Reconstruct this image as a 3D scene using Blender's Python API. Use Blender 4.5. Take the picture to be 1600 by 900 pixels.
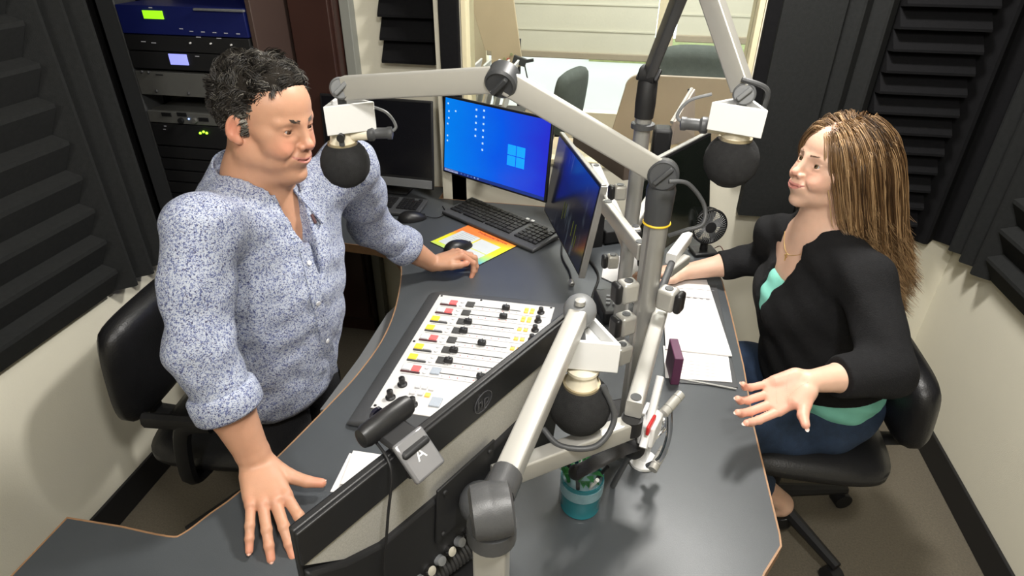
import bpy, bmesh, math, random
import numpy as np
from mathutils import Vector, Matrix
for o in list(bpy.data.objects): bpy.data.objects.remove(o)
S = bpy.context.scene
COL = S.collection
PI = math.pi
# ---------------------------------------------------------------- camera
FPX = 959.0
CAM = Vector((0, 0, 1.76))
def _cd(x, y): return Vector((x-800.0, 450.0-y, -FPX))
_Z = -_cd(787, 2030).normalized()
_Y = _cd(1003, -130); _Y = (_Y-_Y.dot(_Z)*_Z).normalized()
_X = _Y.cross(_Z)
ROT = Matrix((_X, _Y, _Z))
cam = bpy.data.objects.new('camera', bpy.data.cameras.new('camera')); COL.objects.link(cam)
cam.data.sensor_width = 36; cam.data.lens = 36*FPX/1600
cam.data.clip_start = .02; cam.data.clip_end = 200
cam.matrix_world = Matrix.Translation(CAM) @ ROT.to_4x4()
S.camera = cam
def ray(x, y): return (ROT @ _cd(x, y)).normalized()
def P(x, y, z): d = ray(x, y); return CAM+d*((z-CAM.z)/d.z)      # point of that picture direction at height z
def PY(x, y, Y): d = ray(x, y); return CAM+d*(Y/d.y)
def PX(x, y, X): d = ray(x, y); return CAM+d*(X/d.x)
def PD(x, y, D): return CAM+ray(x, y)*D
# ---------------------------------------------------------------- exposure, world, lights
vs = S.view_settings
vs.view_transform = 'Standard'; vs.look = 'None'; vs.gamma = 1; vs.use_curve_mapping = False
vs.exposure = 0.0
W = bpy.data.worlds.new('world'); S.world = W; W.use_nodes = True
nt = W.node_tree; bg = nt.nodes['Background']
bg.inputs[0].default_value = (.95, .98, 1, 1); bg.inputs[1].default_value = 1.9      # bright overcast sky
def area(name, loc, target, sx, sy, power, col=(1, .97, .92), spread=180):
    l = bpy.data.lights.new(name, 'AREA'); l.shape = 'RECTANGLE'; l.size = sx; l.size_y = sy; l.energy = power; l.color = col
    l.spread = math.radians(spread)
    o = bpy.data.objects.new(name, l); COL.objects.link(o); o.location = loc
    o.rotation_euler = (Vector(target)-Vector(loc)).to_track_quat('-Z', 'Y').to_euler(); return o
area('ceiling_light_main', (.25, .10, 2.52), (-.05, 1.0, .8), .22, .22, 25)
area('ceiling_light_back', (.35, 1.75, 2.52), (.1, 1.2, .8), .25, .25, 44)
area('ceiling_light_front', (-.3, -.7, 2.52), (-.2, 1.0, .8), .35, .35, 24)
area('far_room_light', (.2, 3.9, 2.6), (.2, 3.9, 0), 1.6, 1.2, 55, (1, .98, .95))
area('window_daylight', (.3, 6.3, 1.9), (.1, 2.5, .9), 3.2, 2.4, 110, (.93, .97, 1))
# ---------------------------------------------------------------- materials
MATS = {}
def mat(name, col, rough=.5, metal=0, emit=0, ecol=None, var=.06, vscale=30, bump=0, bscale=200, coat=0, sub=0, trans=0, ior=1.45, spec=.5, alpha=1):
    if name in MATS: return MATS[name]
    m = bpy.data.materials.new(name); m.use_nodes = True; n = m.node_tree.nodes; L = m.node_tree.links
    b = n['Principled BSDF']
    c = (*col, 1)
    tc = n.new('ShaderNodeTexCoord')
    if var > 0:
        no = n.new('ShaderNodeTexNoise'); no.inputs['Scale'].default_value = vscale; no.inputs['Detail'].default_value = 3
        L.new(tc.outputs['Object'], no.inputs['Vector'])
        mx = n.new('ShaderNodeMix'); mx.data_type = 'RGBA'
        mx.inputs[6].default_value = tuple(max(0, v*(1-var)) for v in col)+(1,); mx.inputs[7].default_value = tuple(min(1, v*(1+var)) for v in col)+(1,)
        L.new(no.outputs['Fac'], mx.inputs[0]); L.new(mx.outputs[2], b.inputs['Base Color'])
    else: b.inputs['Base Color'].default_value = c
    b.inputs['Roughness'].default_value = rough; b.inputs['Metallic'].default_value = metal
    b.inputs['Coat Weight'].default_value = coat; b.inputs['Specular IOR Level'].default_value = spec
    b.inputs['Transmission Weight'].default_value = trans; b.inputs['IOR'].default_value = ior
    b.inputs['Alpha'].default_value = alpha
    if sub: b.inputs['Subsurface Weight'].default_value = sub; b.inputs['Subsurface Radius'].default_value = (1, .35, .2); b.inputs['Subsurface Scale'].default_value = .006
    if emit: b.inputs['Emission Color'].default_value = (*(ecol or col), 1); b.inputs['Emission Strength'].default_value = emit
    if bump:
        n2 = n.new('ShaderNodeTexNoise'); n2.inputs['Scale'].default_value = bscale; n2.inputs['Detail'].default_value = 4
        L.new(tc.outputs['Object'], n2.inputs['Vector'])
        bp = n.new('ShaderNodeBump'); bp.inputs['Strength'].default_value = bump; bp.inputs['Distance'].default_value = .004
        L.new(n2.outputs['Fac'], bp.inputs['Height']); L.new(bp.outputs[0], b.inputs['Normal'])
    MATS[name] = m; return m
wallp = mat('warm_white_paint', (.76, .725, .60), .75, var=.03, vscale=6, bump=.15, bscale=300)
foam = mat('charcoal_foam', (.022, .023, .023), .95, var=.25, vscale=90, bump=.7, bscale=900, spec=.2)
foamb = mat('black_foam', (.009, .009, .010), .95, var=.25, vscale=90, bump=.7, bscale=900, spec=.15)
blackp = mat('black_plastic', (.012, .012, .013), .38, bump=.08, bscale=900)
blackm = mat('matte_black_plastic', (.010, .010, .011), .6)
darkg = mat('dark_grey_plastic', (.06, .062, .065), .42, bump=.1, bscale=800)
midg = mat('grey_plastic', (.16, .165, .17), .4, bump=.08, bscale=900)
alu = mat('anodised_aluminium', (.36, .355, .34), .40, .6, var=.03, vscale=60)
aluw = mat('silver_white_aluminium', (.44, .43, .40), .38, .45, var=.02, vscale=60)
chrome = mat('chrome', (.75, .75, .76), .12, 1, var=.02)
whitep = mat('white_plastic', (.80, .80, .80), .35, var=.02)
cream = mat('cream_plastic', (.72, .66, .52), .4, var=.05)
paper = mat('white_paper', (.66, .645, .635), .8, var=.03)
rubber = mat('black_rubber', (.008, .008, .009), .55)
pinkm = mat('printed_ink_grey', (.30, .29, .31), .8)
redp = mat('red_plastic', (.65, .03, .03), .35)
gold = mat('gold', (.75, .55, .22), .3, .9)
desklam = mat('slate_laminate', (.062, .068, .074), .36, var=.18, vscale=5, bump=.06, bscale=500)
woode = mat('wood_edge_banding', (.30, .17, .09), .5, var=.3, vscale=40)
# ---------------------------------------------------------------- mesh helpers
class MB:
    def __init__(s): s.v = []; s.f = []; s.m = []
    def add(s, vs, fs, mi=0):
        k = len(s.v); s.v += [tuple(v) for v in vs]; s.f += [tuple(i+k for i in f) for f in fs]; s.m += [mi]*len(fs); return s
    def box(s, c, d, R=None, mi=0):
        c = Vector(c); x, y, z = [q/2 for q in d]
        vs = [Vector((sx*x, sy*y, sz*z)) for sx in (-1, 1) for sy in (-1, 1) for sz in (-1, 1)]
        if R is not None: vs = [R @ v for v in vs]
        return s.add([c+v for v in vs], [(0, 1, 3, 2), (4, 6, 7, 5), (0, 4, 5, 1), (2, 3, 7, 6), (0, 2, 6, 4), (1, 5, 7, 3)], mi)
    def box2(s, a, b, mi=0):
        a = Vector(a); b = Vector(b); return s.box((a+b)/2, [abs(q) for q in (b-a)], mi=mi)
    def prism(s, poly, h, M=None, mi=0):      # polygon (2D) extruded 0..h in local z, matrix M
        n = len(poly); A = sum(poly[i][0]*poly[(i+1) % n][1]-poly[(i+1) % n][0]*poly[i][1] for i in range(n))
        if A < 0: poly = poly[::-1]
        vs = [Vector((p[0], p[1], 0)) for p in poly]+[Vector((p[0], p[1], h)) for p in poly]
        if M is not None: vs = [M @ v for v in vs]
        return s.add(vs, [tuple(range(n))[::-1], tuple(range(n, 2*n))]+[(i, (i+1) % n, n+(i+1) % n, n+i) for i in range(n)], mi)
    def tube(s, pts, r, n=10, cap=True, mi=0, flat=None, up=None):   # sweep; r number or list; flat=(a,b) scales
        pts = [Vector(p) for p in pts]; m = len(pts)
        rs = r if isinstance(r, (list, tuple)) else [r]*m
        vs = []; prev = None
        for i, p in enumerate(pts):
            t = (pts[min(i+1, m-1)]-pts[max(i-1, 0)]).normalized()
            if prev is None:
                a = Vector(up) if up else (Vector((0, 0, 1)) if abs(t.z) < .9 else Vector((1, 0, 0)))
            else: a = prev
            a = (a-a.dot(t)*t).normalized(); prev = a; b = t.cross(a)
            fa, fb = flat or (1, 1)
            for k in range(n):
                q = 2*PI*k/n; vs.append(p+a*(math.cos(q)*rs[i]*fa)+b*(math.sin(q)*rs[i]*fb))
        fs = [(i*n+k, i*n+(k+1) % n, (i+1)*n+(k+1) % n, (i+1)*n+k) for i in range(m-1) for k in range(n)]
        if cap: fs += [tuple(range(n))[::-1], tuple(range((m-1)*n, m*n))]
        return s.add(vs, fs, mi)
    def cyl(s, a, b, r, r2=None, n=24, mi=0): return s.tube([a, b], [r, r if r2 is None else r2], n, mi=mi)
    def lathe(s, prof, o=(0, 0, 0), ax=(0, 0, 1), n=28, mi=0):   # prof [(r, h)]
        ax = Vector(ax).normalized(); a = ax.orthogonal().normalized(); b = ax.cross(a); o = Vector(o); vs = []
        for r, h in prof:
            for k in range(n):
                q = 2*PI*k/n; vs.append(o+ax*h+(a*math.cos(q)+b*math.sin(q))*max(r, 1e-5))
        m = len(prof)
        fs = [(i*n+k, i*n+(k+1) % n, (i+1)*n+(k+1) % n, (i+1)*n+k) for i in range(m-1) for k in range(n)]
        fs += [tuple(range(n))[::-1], tuple(range((m-1)*n, m*n))]
        return s.add(vs, fs, mi)
    def ball(s, c, r, n=20, R=None, mi=0):
        rr = Vector(r) if not isinstance(r, (int, float)) else Vector((r, r, r)); c = Vector(c); vs = []; m = n//2
        for i in range(m+1):
            th = PI*i/m
            for k in range(n):
                q = 2*PI*k/n; v = Vector((rr.x*math.sin(th)*math.cos(q), rr.y*math.sin(th)*math.sin(q), rr.z*math.cos(th)))
                vs.append(c+(R @ v if R is not None else v))
        fs = [(i*n+k, (i+1)*n+k, (i+1)*n+(k+1) % n, i*n+(k+1) % n) for i in range(m) for k in range(n)]
        return s.add(vs, fs, mi)
    def build(s, name, ms, parent=None, bev=0, seg=2, loc=None, ang=38, weld=True):
        me = bpy.data.meshes.new(name)
        o0 = Vector(loc) if loc is not None else Vector((0, 0, 0))
        me.from_pydata([tuple(Vector(v)-o0) for v in s.v], [], s.f)
        ms = ms if isinstance(ms, (list, tuple)) else [ms]
        for m in ms: me.materials.append(m)
        me.polygons.foreach_set('material_index', s.m)
        bm = bmesh.new(); bm.from_mesh(me)
        if weld: bmesh.ops.remove_doubles(bm, verts=bm.verts, dist=1e-6)
        bmesh.ops.recalc_face_normals(bm, faces=bm.faces)
        for f in bm.faces: f.smooth = True
        lim = math.radians(ang)
        for e in bm.edges:
            if len(e.link_faces) == 2 and e.calc_face_angle(0) > lim: e.smooth = False
        bm.to_mesh(me); bm.free()
        o = bpy.data.objects.new(name, me); COL.objects.link(o); o.location = o0
        if parent is not None:
            o.parent = parent; o.location = o0-parent_loc(parent)
        if bev:
            bv = o.modifiers.new('bevel', 'BEVEL'); bv.width = bev; bv.segments = seg; bv.limit_method = 'ANGLE'; bv.angle_limit = math.radians(35)
        return o
def parent_loc(p):
    l = Vector((0, 0, 0))
    while p is not None: l += p.location; p = p.parent
    return l
def thing(name, label, cat, loc=(0, 0, 0), group=None):
    o = bpy.data.objects.new(name, None); o.empty_display_size = .05; COL.objects.link(o); o.location = loc
    o['label'] = label; o['category'] = cat
    if group: o['group'] = group
    return o
def tag(o, label, cat, group=None, kind=None):
    o['label'] = label; o['category'] = cat
    if group: o['group'] = group
    if kind: o['kind'] = kind
    return o
def struct(o): o['kind'] = 'structure'; return o
def frame(x, y, z): return Matrix((Vector(x), Vector(y), Vector(z))).transposed()   # columns
def M4(R, t): return Matrix.Translation(Vector(t)) @ R.to_4x4()
def text(name, s, size, M, m, parent, depth=.0004, bold=0):
    cu = bpy.data.curves.new(name, 'FONT'); cu.body = s; cu.size = size; cu.extrude = depth; cu.align_x = 'CENTER'; cu.align_y = 'CENTER'; cu.offset = bold
    t = bpy.data.objects.new(name, cu); COL.objects.link(t)
    me = bpy.data.meshes.new_from_object(t.evaluated_get(bpy.context.evaluated_depsgraph_get()))
    bpy.data.objects.remove(t); me.transform(M); me.materials.clear(); me.materials.append(m)
    o = bpy.data.objects.new(name, me); COL.objects.link(o)
    if parent: o.parent = parent; o.location = -parent_loc(parent)
    return o
def bez(p, n=12):      # Catmull-Rom through points
    p = [Vector(q) for q in p]; out = []
    for i in range(len(p)-1):
        a, b, c, d = p[max(i-1, 0)], p[i], p[i+1], p[min(i+2, len(p)-1)]
        for k in range(n):
            t = k/n; out.append(.5*((2*b)+(c-a)*t+(2*a-5*b+4*c-d)*t*t+(3*b-a-3*c+d)*t**3))
    return out+[p[-1]]
# ================================================================ THE ROOM
XR, XL, YB, YBL, YF, ZC = 1.27, -1.535, 2.30, 2.42, -1.3, 2.6
carpet = mat('brown_grey_carpet', (.15, .13, .097), .95, var=.35, vscale=160, bump=.8, bscale=500)
struct(MB().box2((-2.1, YF-.1, -.1), (XR+.1, YB+.12, 0)).build('floor', carpet))
struct(MB().box2((-2.1, YF-.1, ZC), (XR+.1, YB+.2, ZC+.1)).build('ceiling', wallp))
struct(MB().box2((XR, YF, 0), (XR+.1, YB+.12, ZC)).build('wall_right', wallp))
struct(MB().box2((XL-.1, YF, 0), (XL, 1.62, ZC)).build('wall_left', wallp))
struct(MB().box2((-1.99, 1.52, 0), (XL-.1, 1.62, ZC)).build('wall_left_return', wallp))
struct(MB().box2((-2.08, 1.52, 0), (-1.99, 2.52, ZC)).build('wall_left_recess', wallp))
struct(MB().box2((-2.1, YF-.1, 0), (XR+.1, YF, ZC)).build('wall_front', wallp))
# back wall: the window opening sits between the two black jambs
wx0, wx1, wz0, wz1 = -.60, .425, .93, 2.25
m = MB(); m.box2((wx1, YB, 0), (XR, YB+.12, ZC)); m.box2((-.66, YB, 0), (wx1, YB+.12, wz0)); m.box2((-.66, YB, wz1), (wx1, YB+.12, ZC)); m.box2((-.68, YB, 0), (wx0, YB+.12, ZC))
struct(m.build('wall_back', wallp))
struct(MB().box2((-1.99, YBL, 0), (-.68, YBL+.1, ZC)).build('wall_back_left', wallp))
struct(MB().box2((-.70, YB, 0), (-.68, YBL, ZC)).build('wall_back_return', wallp))
greyp = mat('grey_green_paint', (.23, .235, .21), .7, var=.04, vscale=5)
struct(MB().box2((-1.09, YBL-.05, 0), (-1.05, YBL, ZC)).build('trim_1', greyp, bev=.003))
cableb = mat('black_baseboard_vinyl', (.012, .012, .013), .45)
struct(MB().box2((XR-.012, YF, 0), (XR, YB, .115)).build('baseboard_right', cableb, bev=.003))
struct(MB().box2((.3, YB-.012, 0), (XR-.012, YB, .115)).build('baseboard_back', cableb, bev=.003))
struct(MB().box2((XL, YF, 0), (XL+.012, 1.62, .115)).build('baseboard_left', cableb, bev=.003))
# window: cream inner frame, one pane
yel = mat('cream_window_frame_paint', (.74, .66, .44), .5, var=.04)
w = struct(MB().box2((wx0, YB-.005, wz0), (wx0+.02, YB+.12, wz1)).box2((wx1-.02, YB-.005, wz0), (wx1, YB+.12, wz1)).box2((wx0, YB-.005, wz0), (wx1, YB+.12, wz0+.02)).box2((wx0, YB-.005, wz1-.02), (wx1, YB+.12, wz1)).build('window_1', yel, bev=.002))
glass = mat('window_glass', (.93, .97, .95), .02, trans=1, ior=1.02, var=0, spec=.4)
MB().box2((wx0+.02, YB+.05, wz0+.02), (wx1-.02, YB+.056, wz1-.02)).build('window_pane', glass, w)
struct(MB().box2((wx0-.075, YB-.03, 1.02), (wx0-.004, YB+.0, wz1)).build('trim_2', foamb, bev=.004))
struct(MB().box2((wx1+.004, YB-.03, .95), (wx1+.07, YB+.0, wz1)).build('trim_3', foamb, bev=.004))
# ---------------------------------------------------------------- acoustic foam
def foam_panel(label, M, W_, H_, pitch, base, depth, mt, skew=0.0, group=None, flatstart=0):
    """sawtooth / wedge sheet: profile along local y (0..H), extruded along local x (0..W), standing off in local z"""
    prof = [(0, 0)]; y = 0
    if flatstart: prof += [(0, base), (flatstart, base)]; y = flatstart
    n = max(1, round((H_-y)/pitch)); p = (H_-y)/n
    for i in range(n):
        a = y+i*p
        prof += [(a, base), (a+p*skew, base+depth), (a+p*min(.98, skew+.12), base+depth)]
    prof += [(H_, base), (H_, 0)]
    R = Matrix(((0, 0, 1, 0), (1, 0, 0, 0), (0, 1, 0, 0), (0, 0, 0, 1)))    # (py,pz,ext)->(x=ext,y=py,z=pz)
    o = MB().prism(prof, W_, M @ R, mi=0).build('acoustic_foam_panel', mt, weld=True, ang=20)
    return tag(o, label, 'acoustic panel', group)
# local frames: origin, x axis, y axis, z axis (off the wall)
def F(o, x, y, z): return M4(frame(x, y, z), o)
X_, Y_, Z_ = (1, 0, 0), (0, 1, 0), (0, 0, 1)
nX, nY, nZ = (-1, 0, 0), (0, -1, 0), (0, 0, -1)
ZB = .745
# left wall: big panel of horizontal wedges, then vertical ridges towards the corner
foam_panel('large charcoal foam panel with horizontal wedges on the left wall above the white strip', F((XL, .0, ZB), Y_, Z_, X_), 1.385, 1.2, .10, .025, .045, foam, .75)
foam_panel('narrow charcoal foam panel of tall upright ridges behind the man on the left wall', F((XL, 1.39, ZB), Z_, Y_, X_), 1.5, .23, .077, .02, .05, foam, .55)
foam_panel('black foam panel of upright ridges in the dark recess beside the equipment rack', F((-1.98, 1.63, .5), Z_, Y_, X_), 1.8, .78, .13, .02, .05, foamb, .55)
foam_panel('upper charcoal foam panel with horizontal wedges high on the left wall', F((XL, .0, ZB+1.21), Y_, Z_, X_), 1.385, .5, .10, .025, .045, foam, .75)
# small slatted foam between cabinet and window
p0 = PY(580, 92, YBL-.05); p1 = PY(690, 92, YBL-.05)
foam_panel('small black slatted foam panel on the white wall between dark cabinet and window', F((p0.x+.045, YBL, 1.262), X_, Z_, nY), p1.x-p0.x-.035, .66, .079, .012, .045, foamb, .06)
# back wall right of the window
xa = PY(1150, 343, YB-.06).x; xb = .78
foam_panel('flat wide charcoal foam panel on the back wall right of the window', F((xa+.005, YB, .80), X_, Z_, nY), .19, 1.5, 1.5, .05, .008, foam, .0)
foam_panel('charcoal foam panel of upright ridges between the flat panel and the slatted one', F((xa+.20, YB, .80), Z_, X_, nY), 1.5, .15, .075, .03, .035, foam, .5)
foam_panel('black foam panel of louvre-like horizontal slats behind the woman', F((xa+.355, YB, ZB), X_, Z_, nY), .26, 1.5, .066, .03, .05, foamb, .08)
foam_panel('black foam panel of upright ridges in the corner right of the slatted panel', F((xa+.62, YB, ZB), Z_, X_, nY), 1.5, XR-.0-xa-.62, .095, .02, .045, foamb, .5)
# right wall
foam_panel('charcoal foam panel of upright ridges on the right wall next to the corner', F((XR, YB-.05, ZB), Z_, nY, nX), 1.5, .26, .087, .03, .04, foam, .5)
foam_panel('large charcoal foam panel with horizontal wedges on the right wall', F((XR, 1.985, ZB), nY, Z_, nX), 1.3, 1.4, .10, .025, .045, foam, .75)
# ================================================================ THE ROOM BEYOND THE WINDOW
FY = 5.2
carp2 = mat('far_room_carpet', (.33, .31, .28), .9, var=.1, vscale=20)
struct(MB().box2((-2.6, YB+.12, -.1), (3.0, FY+.1, 0)).build('floor_beyond', carp2))
struct(MB().box2((-2.6, YB+.2, 2.75), (3.0, FY+.1, 2.85)).build('ceiling_beyond', wallp))
m = MB(); m.box2((-2.6, FY, 0), (3, FY+.1, .35)); m.box2((-2.6, FY, 2.5), (3, FY+.1, 2.75)); m.box2((-2.6, FY, .3), (-1.15, FY+.1, 2.6)); m.box2((2.2, FY, .3), (3, FY+.1, 2.6)); m.box2((.20, FY-.01, .3), (.33, FY+.1, 2.6))
struct(m.build('wall_beyond_back', mat('far_room_cream_paint', (.68, .58, .42), .8, var=.03)))
struct(MB().box2((-2.7, YB+.12, 0), (-2.6, FY+.1, 2.75)).build('wall_beyond_left', wallp))
struct(MB().box2((3.0, YB+.12, 0), (3.1, FY+.1, 2.75)).build('wall_beyond_right', wallp))
# roller blinds
blm = mat('cream_blind_fabric', (.72, .70, .58), .8, var=.05, vscale=4, bump=.2, bscale=60)
_b = blm.node_tree.nodes['Principled BSDF']; _b.inputs['Transmission Weight'].default_value = 0
bzz = PY(918, 93, FY-.12).z
def blind(label, x0, x1, z0):
    t = thing('roller_blind', label, 'blind', ((x0+x1)/2, FY-.1, z0))
    pts = []
    m = MB(); n = 9; zt = 2.5; h = (zt-z0-.03)/n
    prof = []
    for i in range(n+1): prof.append((FY-.10-.0*i, z0+.03+i*h))
    for i in range(n):
        a = z0+.03+i*h; m.box2((x0, FY-.105, a), (x1, FY-.099, a+h-.004)); m.box2((x0, FY-.112, a+h-.012), (x1, FY-.099, a+h))
    m.build('blind_cloth', blm, t)
    MB().box2((x0, FY-.125, z0), (x1, FY-.095, z0+.05)).build('bottom_rail', mat('blind_rail', (.42, .36, .27), .6), t, bev=.006)
    MB().cyl((x0, FY-.1, 2.52), (x1, FY-.1, 2.52), .03).build('roller_tube', blm, t)
blind('wide cream roller blind over the far left outside window', -1.12, .19, bzz)
blind('cream roller blind over the far right outside window reaching down behind the office chair', .34, 2.15, .95)
struct(MB().box2((-1.15, FY+.02, .35), (.2, FY+.028, 2.5)).build('window_2', glass))
struct(MB().box2((.33, FY+.02, .35), (2.2, FY+.028, 2.5)).build('window_3', glass))
# ground and verge outside
tag(MB().box2((-12, FY+.1, -.25), (14, 30, -.2)).build('pavement', mat('pale_concrete', (.62, .62, .58), .9, var=.08, vscale=1)), 'pale concrete pavement outside the far window', 'pavement')['kind'] = 'structure'
grassm = mat('dry_grass', (.34, .38, .16), .95, var=.5, vscale=9, bump=1, bscale=20)
tag(MB().box2((-.6, 10.2, -.2), (14, 13, -.15)).build('grass_verge', grassm), 'strip of dry grass outside beyond the pavement', 'grass', kind='stuff')
# office chairs in the far room
fabg = mat('grey_green_chair_fabric', (.10, .115, .105), .9, var=.2, vscale=30, bump=.4, bscale=200)
def cushion(w, h, t, round_=.3, n=14, bulge=.25, lumps=0):
    """soft slab in local xz, thickness along y"""
    vs = []; m = n
    for side in (0, 1):
        for i in range(m+1):
            for k in range(m+1):
                u = -1+2*i/m; v = -1+2*k/m
                e = 1-round_*.5*(abs(u)**3*abs(v)**3)
                x = u*w/2*e; z = v*h/2*e
                fal = (1-abs(u)**4)*(1-abs(v)**4)
                y = t/2*(.25+.75*fal**.5)*(1+lumps*math.cos(v*7)*.25)
                vs.append((x, -y if side == 0 else y, z))
    N = (m+1)**2; fs = []
    for i in range(m):
        for k in range(m):
            a = i*(m+1)+k; fs.append((a, a+m+1, a+m+2, a+1)); fs.append((N+a, N+a+1, N+a+m+2, N+a+m+1))
    bd = [(i, 0) for i in range(m)]+[(m, k) for k in range(m)]+[(i, m) for i in range(m, 0, -1)]+[(0, k) for k in range(m, 0, -1)]
    L = len(bd)
    for q in range(L):
        a = bd[q][0]*(m+1)+bd[q][1]; b = bd[(q+1) % L][0]*(m+1)+bd[(q+1) % L][1]; fs.append((a, b, N+b, N+a))
    return vs, fs
def office_chair(label, loc, rz, mt, backh=.62, seatz=.47, group=None, arms=True, backw=.5, lumps=1):
    t = thing('office_chair', label, 'chair', loc, group)
    Rz = Matrix.Rotation(rz, 3, 'Z'); L = Vector(loc)
    def tr(vs, off, R=None): return [L+Rz @ (Vector(off)+(R @ Vector(v) if R is not None else Vector(v))) for v in vs]
    vs, fs = cushion(backw, backh, .10, lumps=lumps)
    MB().add(tr(vs, (0, .25, seatz+.06+backh/2), Matrix.Rotation(.12, 3, 'X')), fs).build('backrest', mt, t, ang=70)
    vs, fs = cushion(.50, .48, .09)
    MB().add(tr(vs, (0, 0, seatz), Matrix.Rotation(PI/2, 3, 'X')), fs).build('seat', mt, t, ang=70)
    pl = rubber
    m = MB(); m.tube(tr([(0, .2, seatz-.05), (0, .33, seatz-.03), (0, .33, seatz+.06+backh*.45)], (0, 0, 0)), .016, 8, flat=(1, 1.8)); m.build('back_bracket', pl, t)
    MB().cyl(L+Vector((0, 0, .09)), L+Vector((0, 0, seatz-.04)), .025).build('gas_column', pl, t)
    for s in (-1, 1):
        if arms: MB().tube(tr(bez([(s*.22, .05, seatz-.04), (s*.29, .05, seatz), (s*.29, .02, seatz+.18), (s*.29, -.06, seatz+.205), (s*.285, .12, seatz+.205)], 5), (0, 0, 0)), .016, 8, flat=(1, 1.5)).build('armrest', pl, t)
    for k in range(5):
        a = 2*PI*k/5+.3; d = Vector((math.cos(a), math.sin(a), 0))
        lg = MB().tube([L+Vector((0, 0, .11)), L+d*.29+Vector((0, 0, .075))], [.025, .016], 8).build('base_leg', pl, t)
        MB().cyl(L+d*.285+d.cross(Vector((0, 0, 1)))*.02+Vector((0, 0, .03)), L+d*.285-d.cross(Vector((0, 0, 1)))*.02+Vector((0, 0, .03)), .03).build('caster', pl, lg)
    return t
office_chair('grey-green high-backed office chair with puffy cushions, seen through the window on the right', (.42, 4.42, 0), PI-.0, fabg, .56, .46)
office_chair('grey-green office chair turned sideways, seen through the window beside the tan desk', (-.12, 4.05, 0), PI/2-.35, fabg, .42, .44, lumps=0, backw=.42, arms=False)
# far desk with rounded modesty screen
tan = mat('maple_laminate', (.62, .50, .34), .45, var=.06, vscale=8)
tanb = mat('taupe_laminate_screen', (.46, .38, .31), .5, var=.05, vscale=8)
fd = thing('desk', 'tan desk with a raised rounded screen seen through the window', 'desk', (.3, 3.1, 0))
MB().box2((-.35, 2.62, .71), (1.3, 3.25, .74)).build('desktop', tan, fd, bev=.004)
pp = [(-.06, 0), (1.2, 0), (1.2, .36)]+[(-.0+.07-.07*math.sin(a), .29+.07*math.cos(a)) for a in [i*PI/2/8 for i in range(9)]]
MB().prism(pp, .025, M4(frame(X_, Z_, nY), (0, 3.28, .72))).build('screen_panel', tanb, fd, bev=.004)
for x in (-.3, 1.25):
    MB().box2((x-.02, 2.66, 0), (x+.02, 3.2, .71)).build('leg_panel', tanb, fd, bev=.003)
# tan leaning board with coloured dots, on an easel-like stand
b0 = PY(735, 0, 4.3); b1 = PY(803, 0, 4.3); b2 = PY(817, 103, 4.3); b3 = PY(768, 108, 4.3); b4 = PY(768, 80, 4.3); b5 = PY(758, 78, 4.3)
lb = thing('leaning_board', 'tall tan board with small coloured dots leaning by the far window', 'board', (b3.x, 4.3, 0))
dz = Vector((b0.x-b5.x, 0, b0.z-b5.z)).normalized(); dz2 = Vector((b1.x-b2.x, 0, b1.z-b2.z)).normalized()
pol = [b3, b2, b1+dz2*.5, b0+dz*.5, b5, b4]
MB().prism([(q.x, q.z) for q in pol], .02, M4(frame(X_, Z_, nY), (0, 4.31, 0))).build('board_panel', tan, lb, bev=.003)
for i, (px, py, c) in enumerate([(774, 98, (.6, .5, .3)), (780, 100, (.55, .12, .1)), (788, 92, (.4, .4, .2)), (794, 93, (.65, .15, .1)), (799, 85, (.4, .42, .22))]):
    q = PY(px, py, 4.285); MB().cyl(q+Vector((0, .004, 0)), q-Vector((0, .004, 0)), .010, n=12).build('dot', mat('dot%d' % i, c, .6), lb)
for x in (b3.x+.02, b2.x-.03): MB().cyl((x, 4.32, 0), (x+.0, 4.32, b3.z+.2), .012, n=10).build('stand_leg', darkg, lb)
q = PY(812, 95, 4.25); m = MB(); m.box(q, (.09, .03, .05), Matrix.Rotation(.3, 3, 'Y')); m.box(q+Vector((.05, 0, .0)), (.09, .02, .02), Matrix.Rotation(-.2, 3, 'Y')); m.cyl(q+Vector((.03, .01, -.02)), q+Vector((.10, .01, -.3)), .005, n=8)
tag(m.build('spring_clamp', darkg, bev=.003), 'dark grey clamp on the lower corner of the tan board', 'clamp')
# file rack of papers below the board
q = PY(765, 128, 3.6); fr = thing('file_rack', 'glass-grey wire rack with leaning files below the tan board', 'file rack', (q.x, 3.6, q.z-.25))
fgm = mat('pale_grey_file', (.62, .63, .60), .6)
for i in range(5): MB().box((q.x-.10+i*.055, 3.6, q.z-.02), (.012, .2, .27), Matrix.Rotation(.25, 3, 'Y')).build('file', fgm if i % 2 else paper, fr, bev=.002)
MB().box((q.x+.02, 3.6, q.z-.17), (.36, .24, .02)).build('rack_base', darkg, fr, bev=.003)
tag(MB().box((q.x-.12, 3.6, (q.z-.18)/2), (.5, .4, q.z-.18)).build('side_cabinet', tanb, bev=.006), 'low taupe cabinet under the file rack by the far window', 'cabinet')
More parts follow.
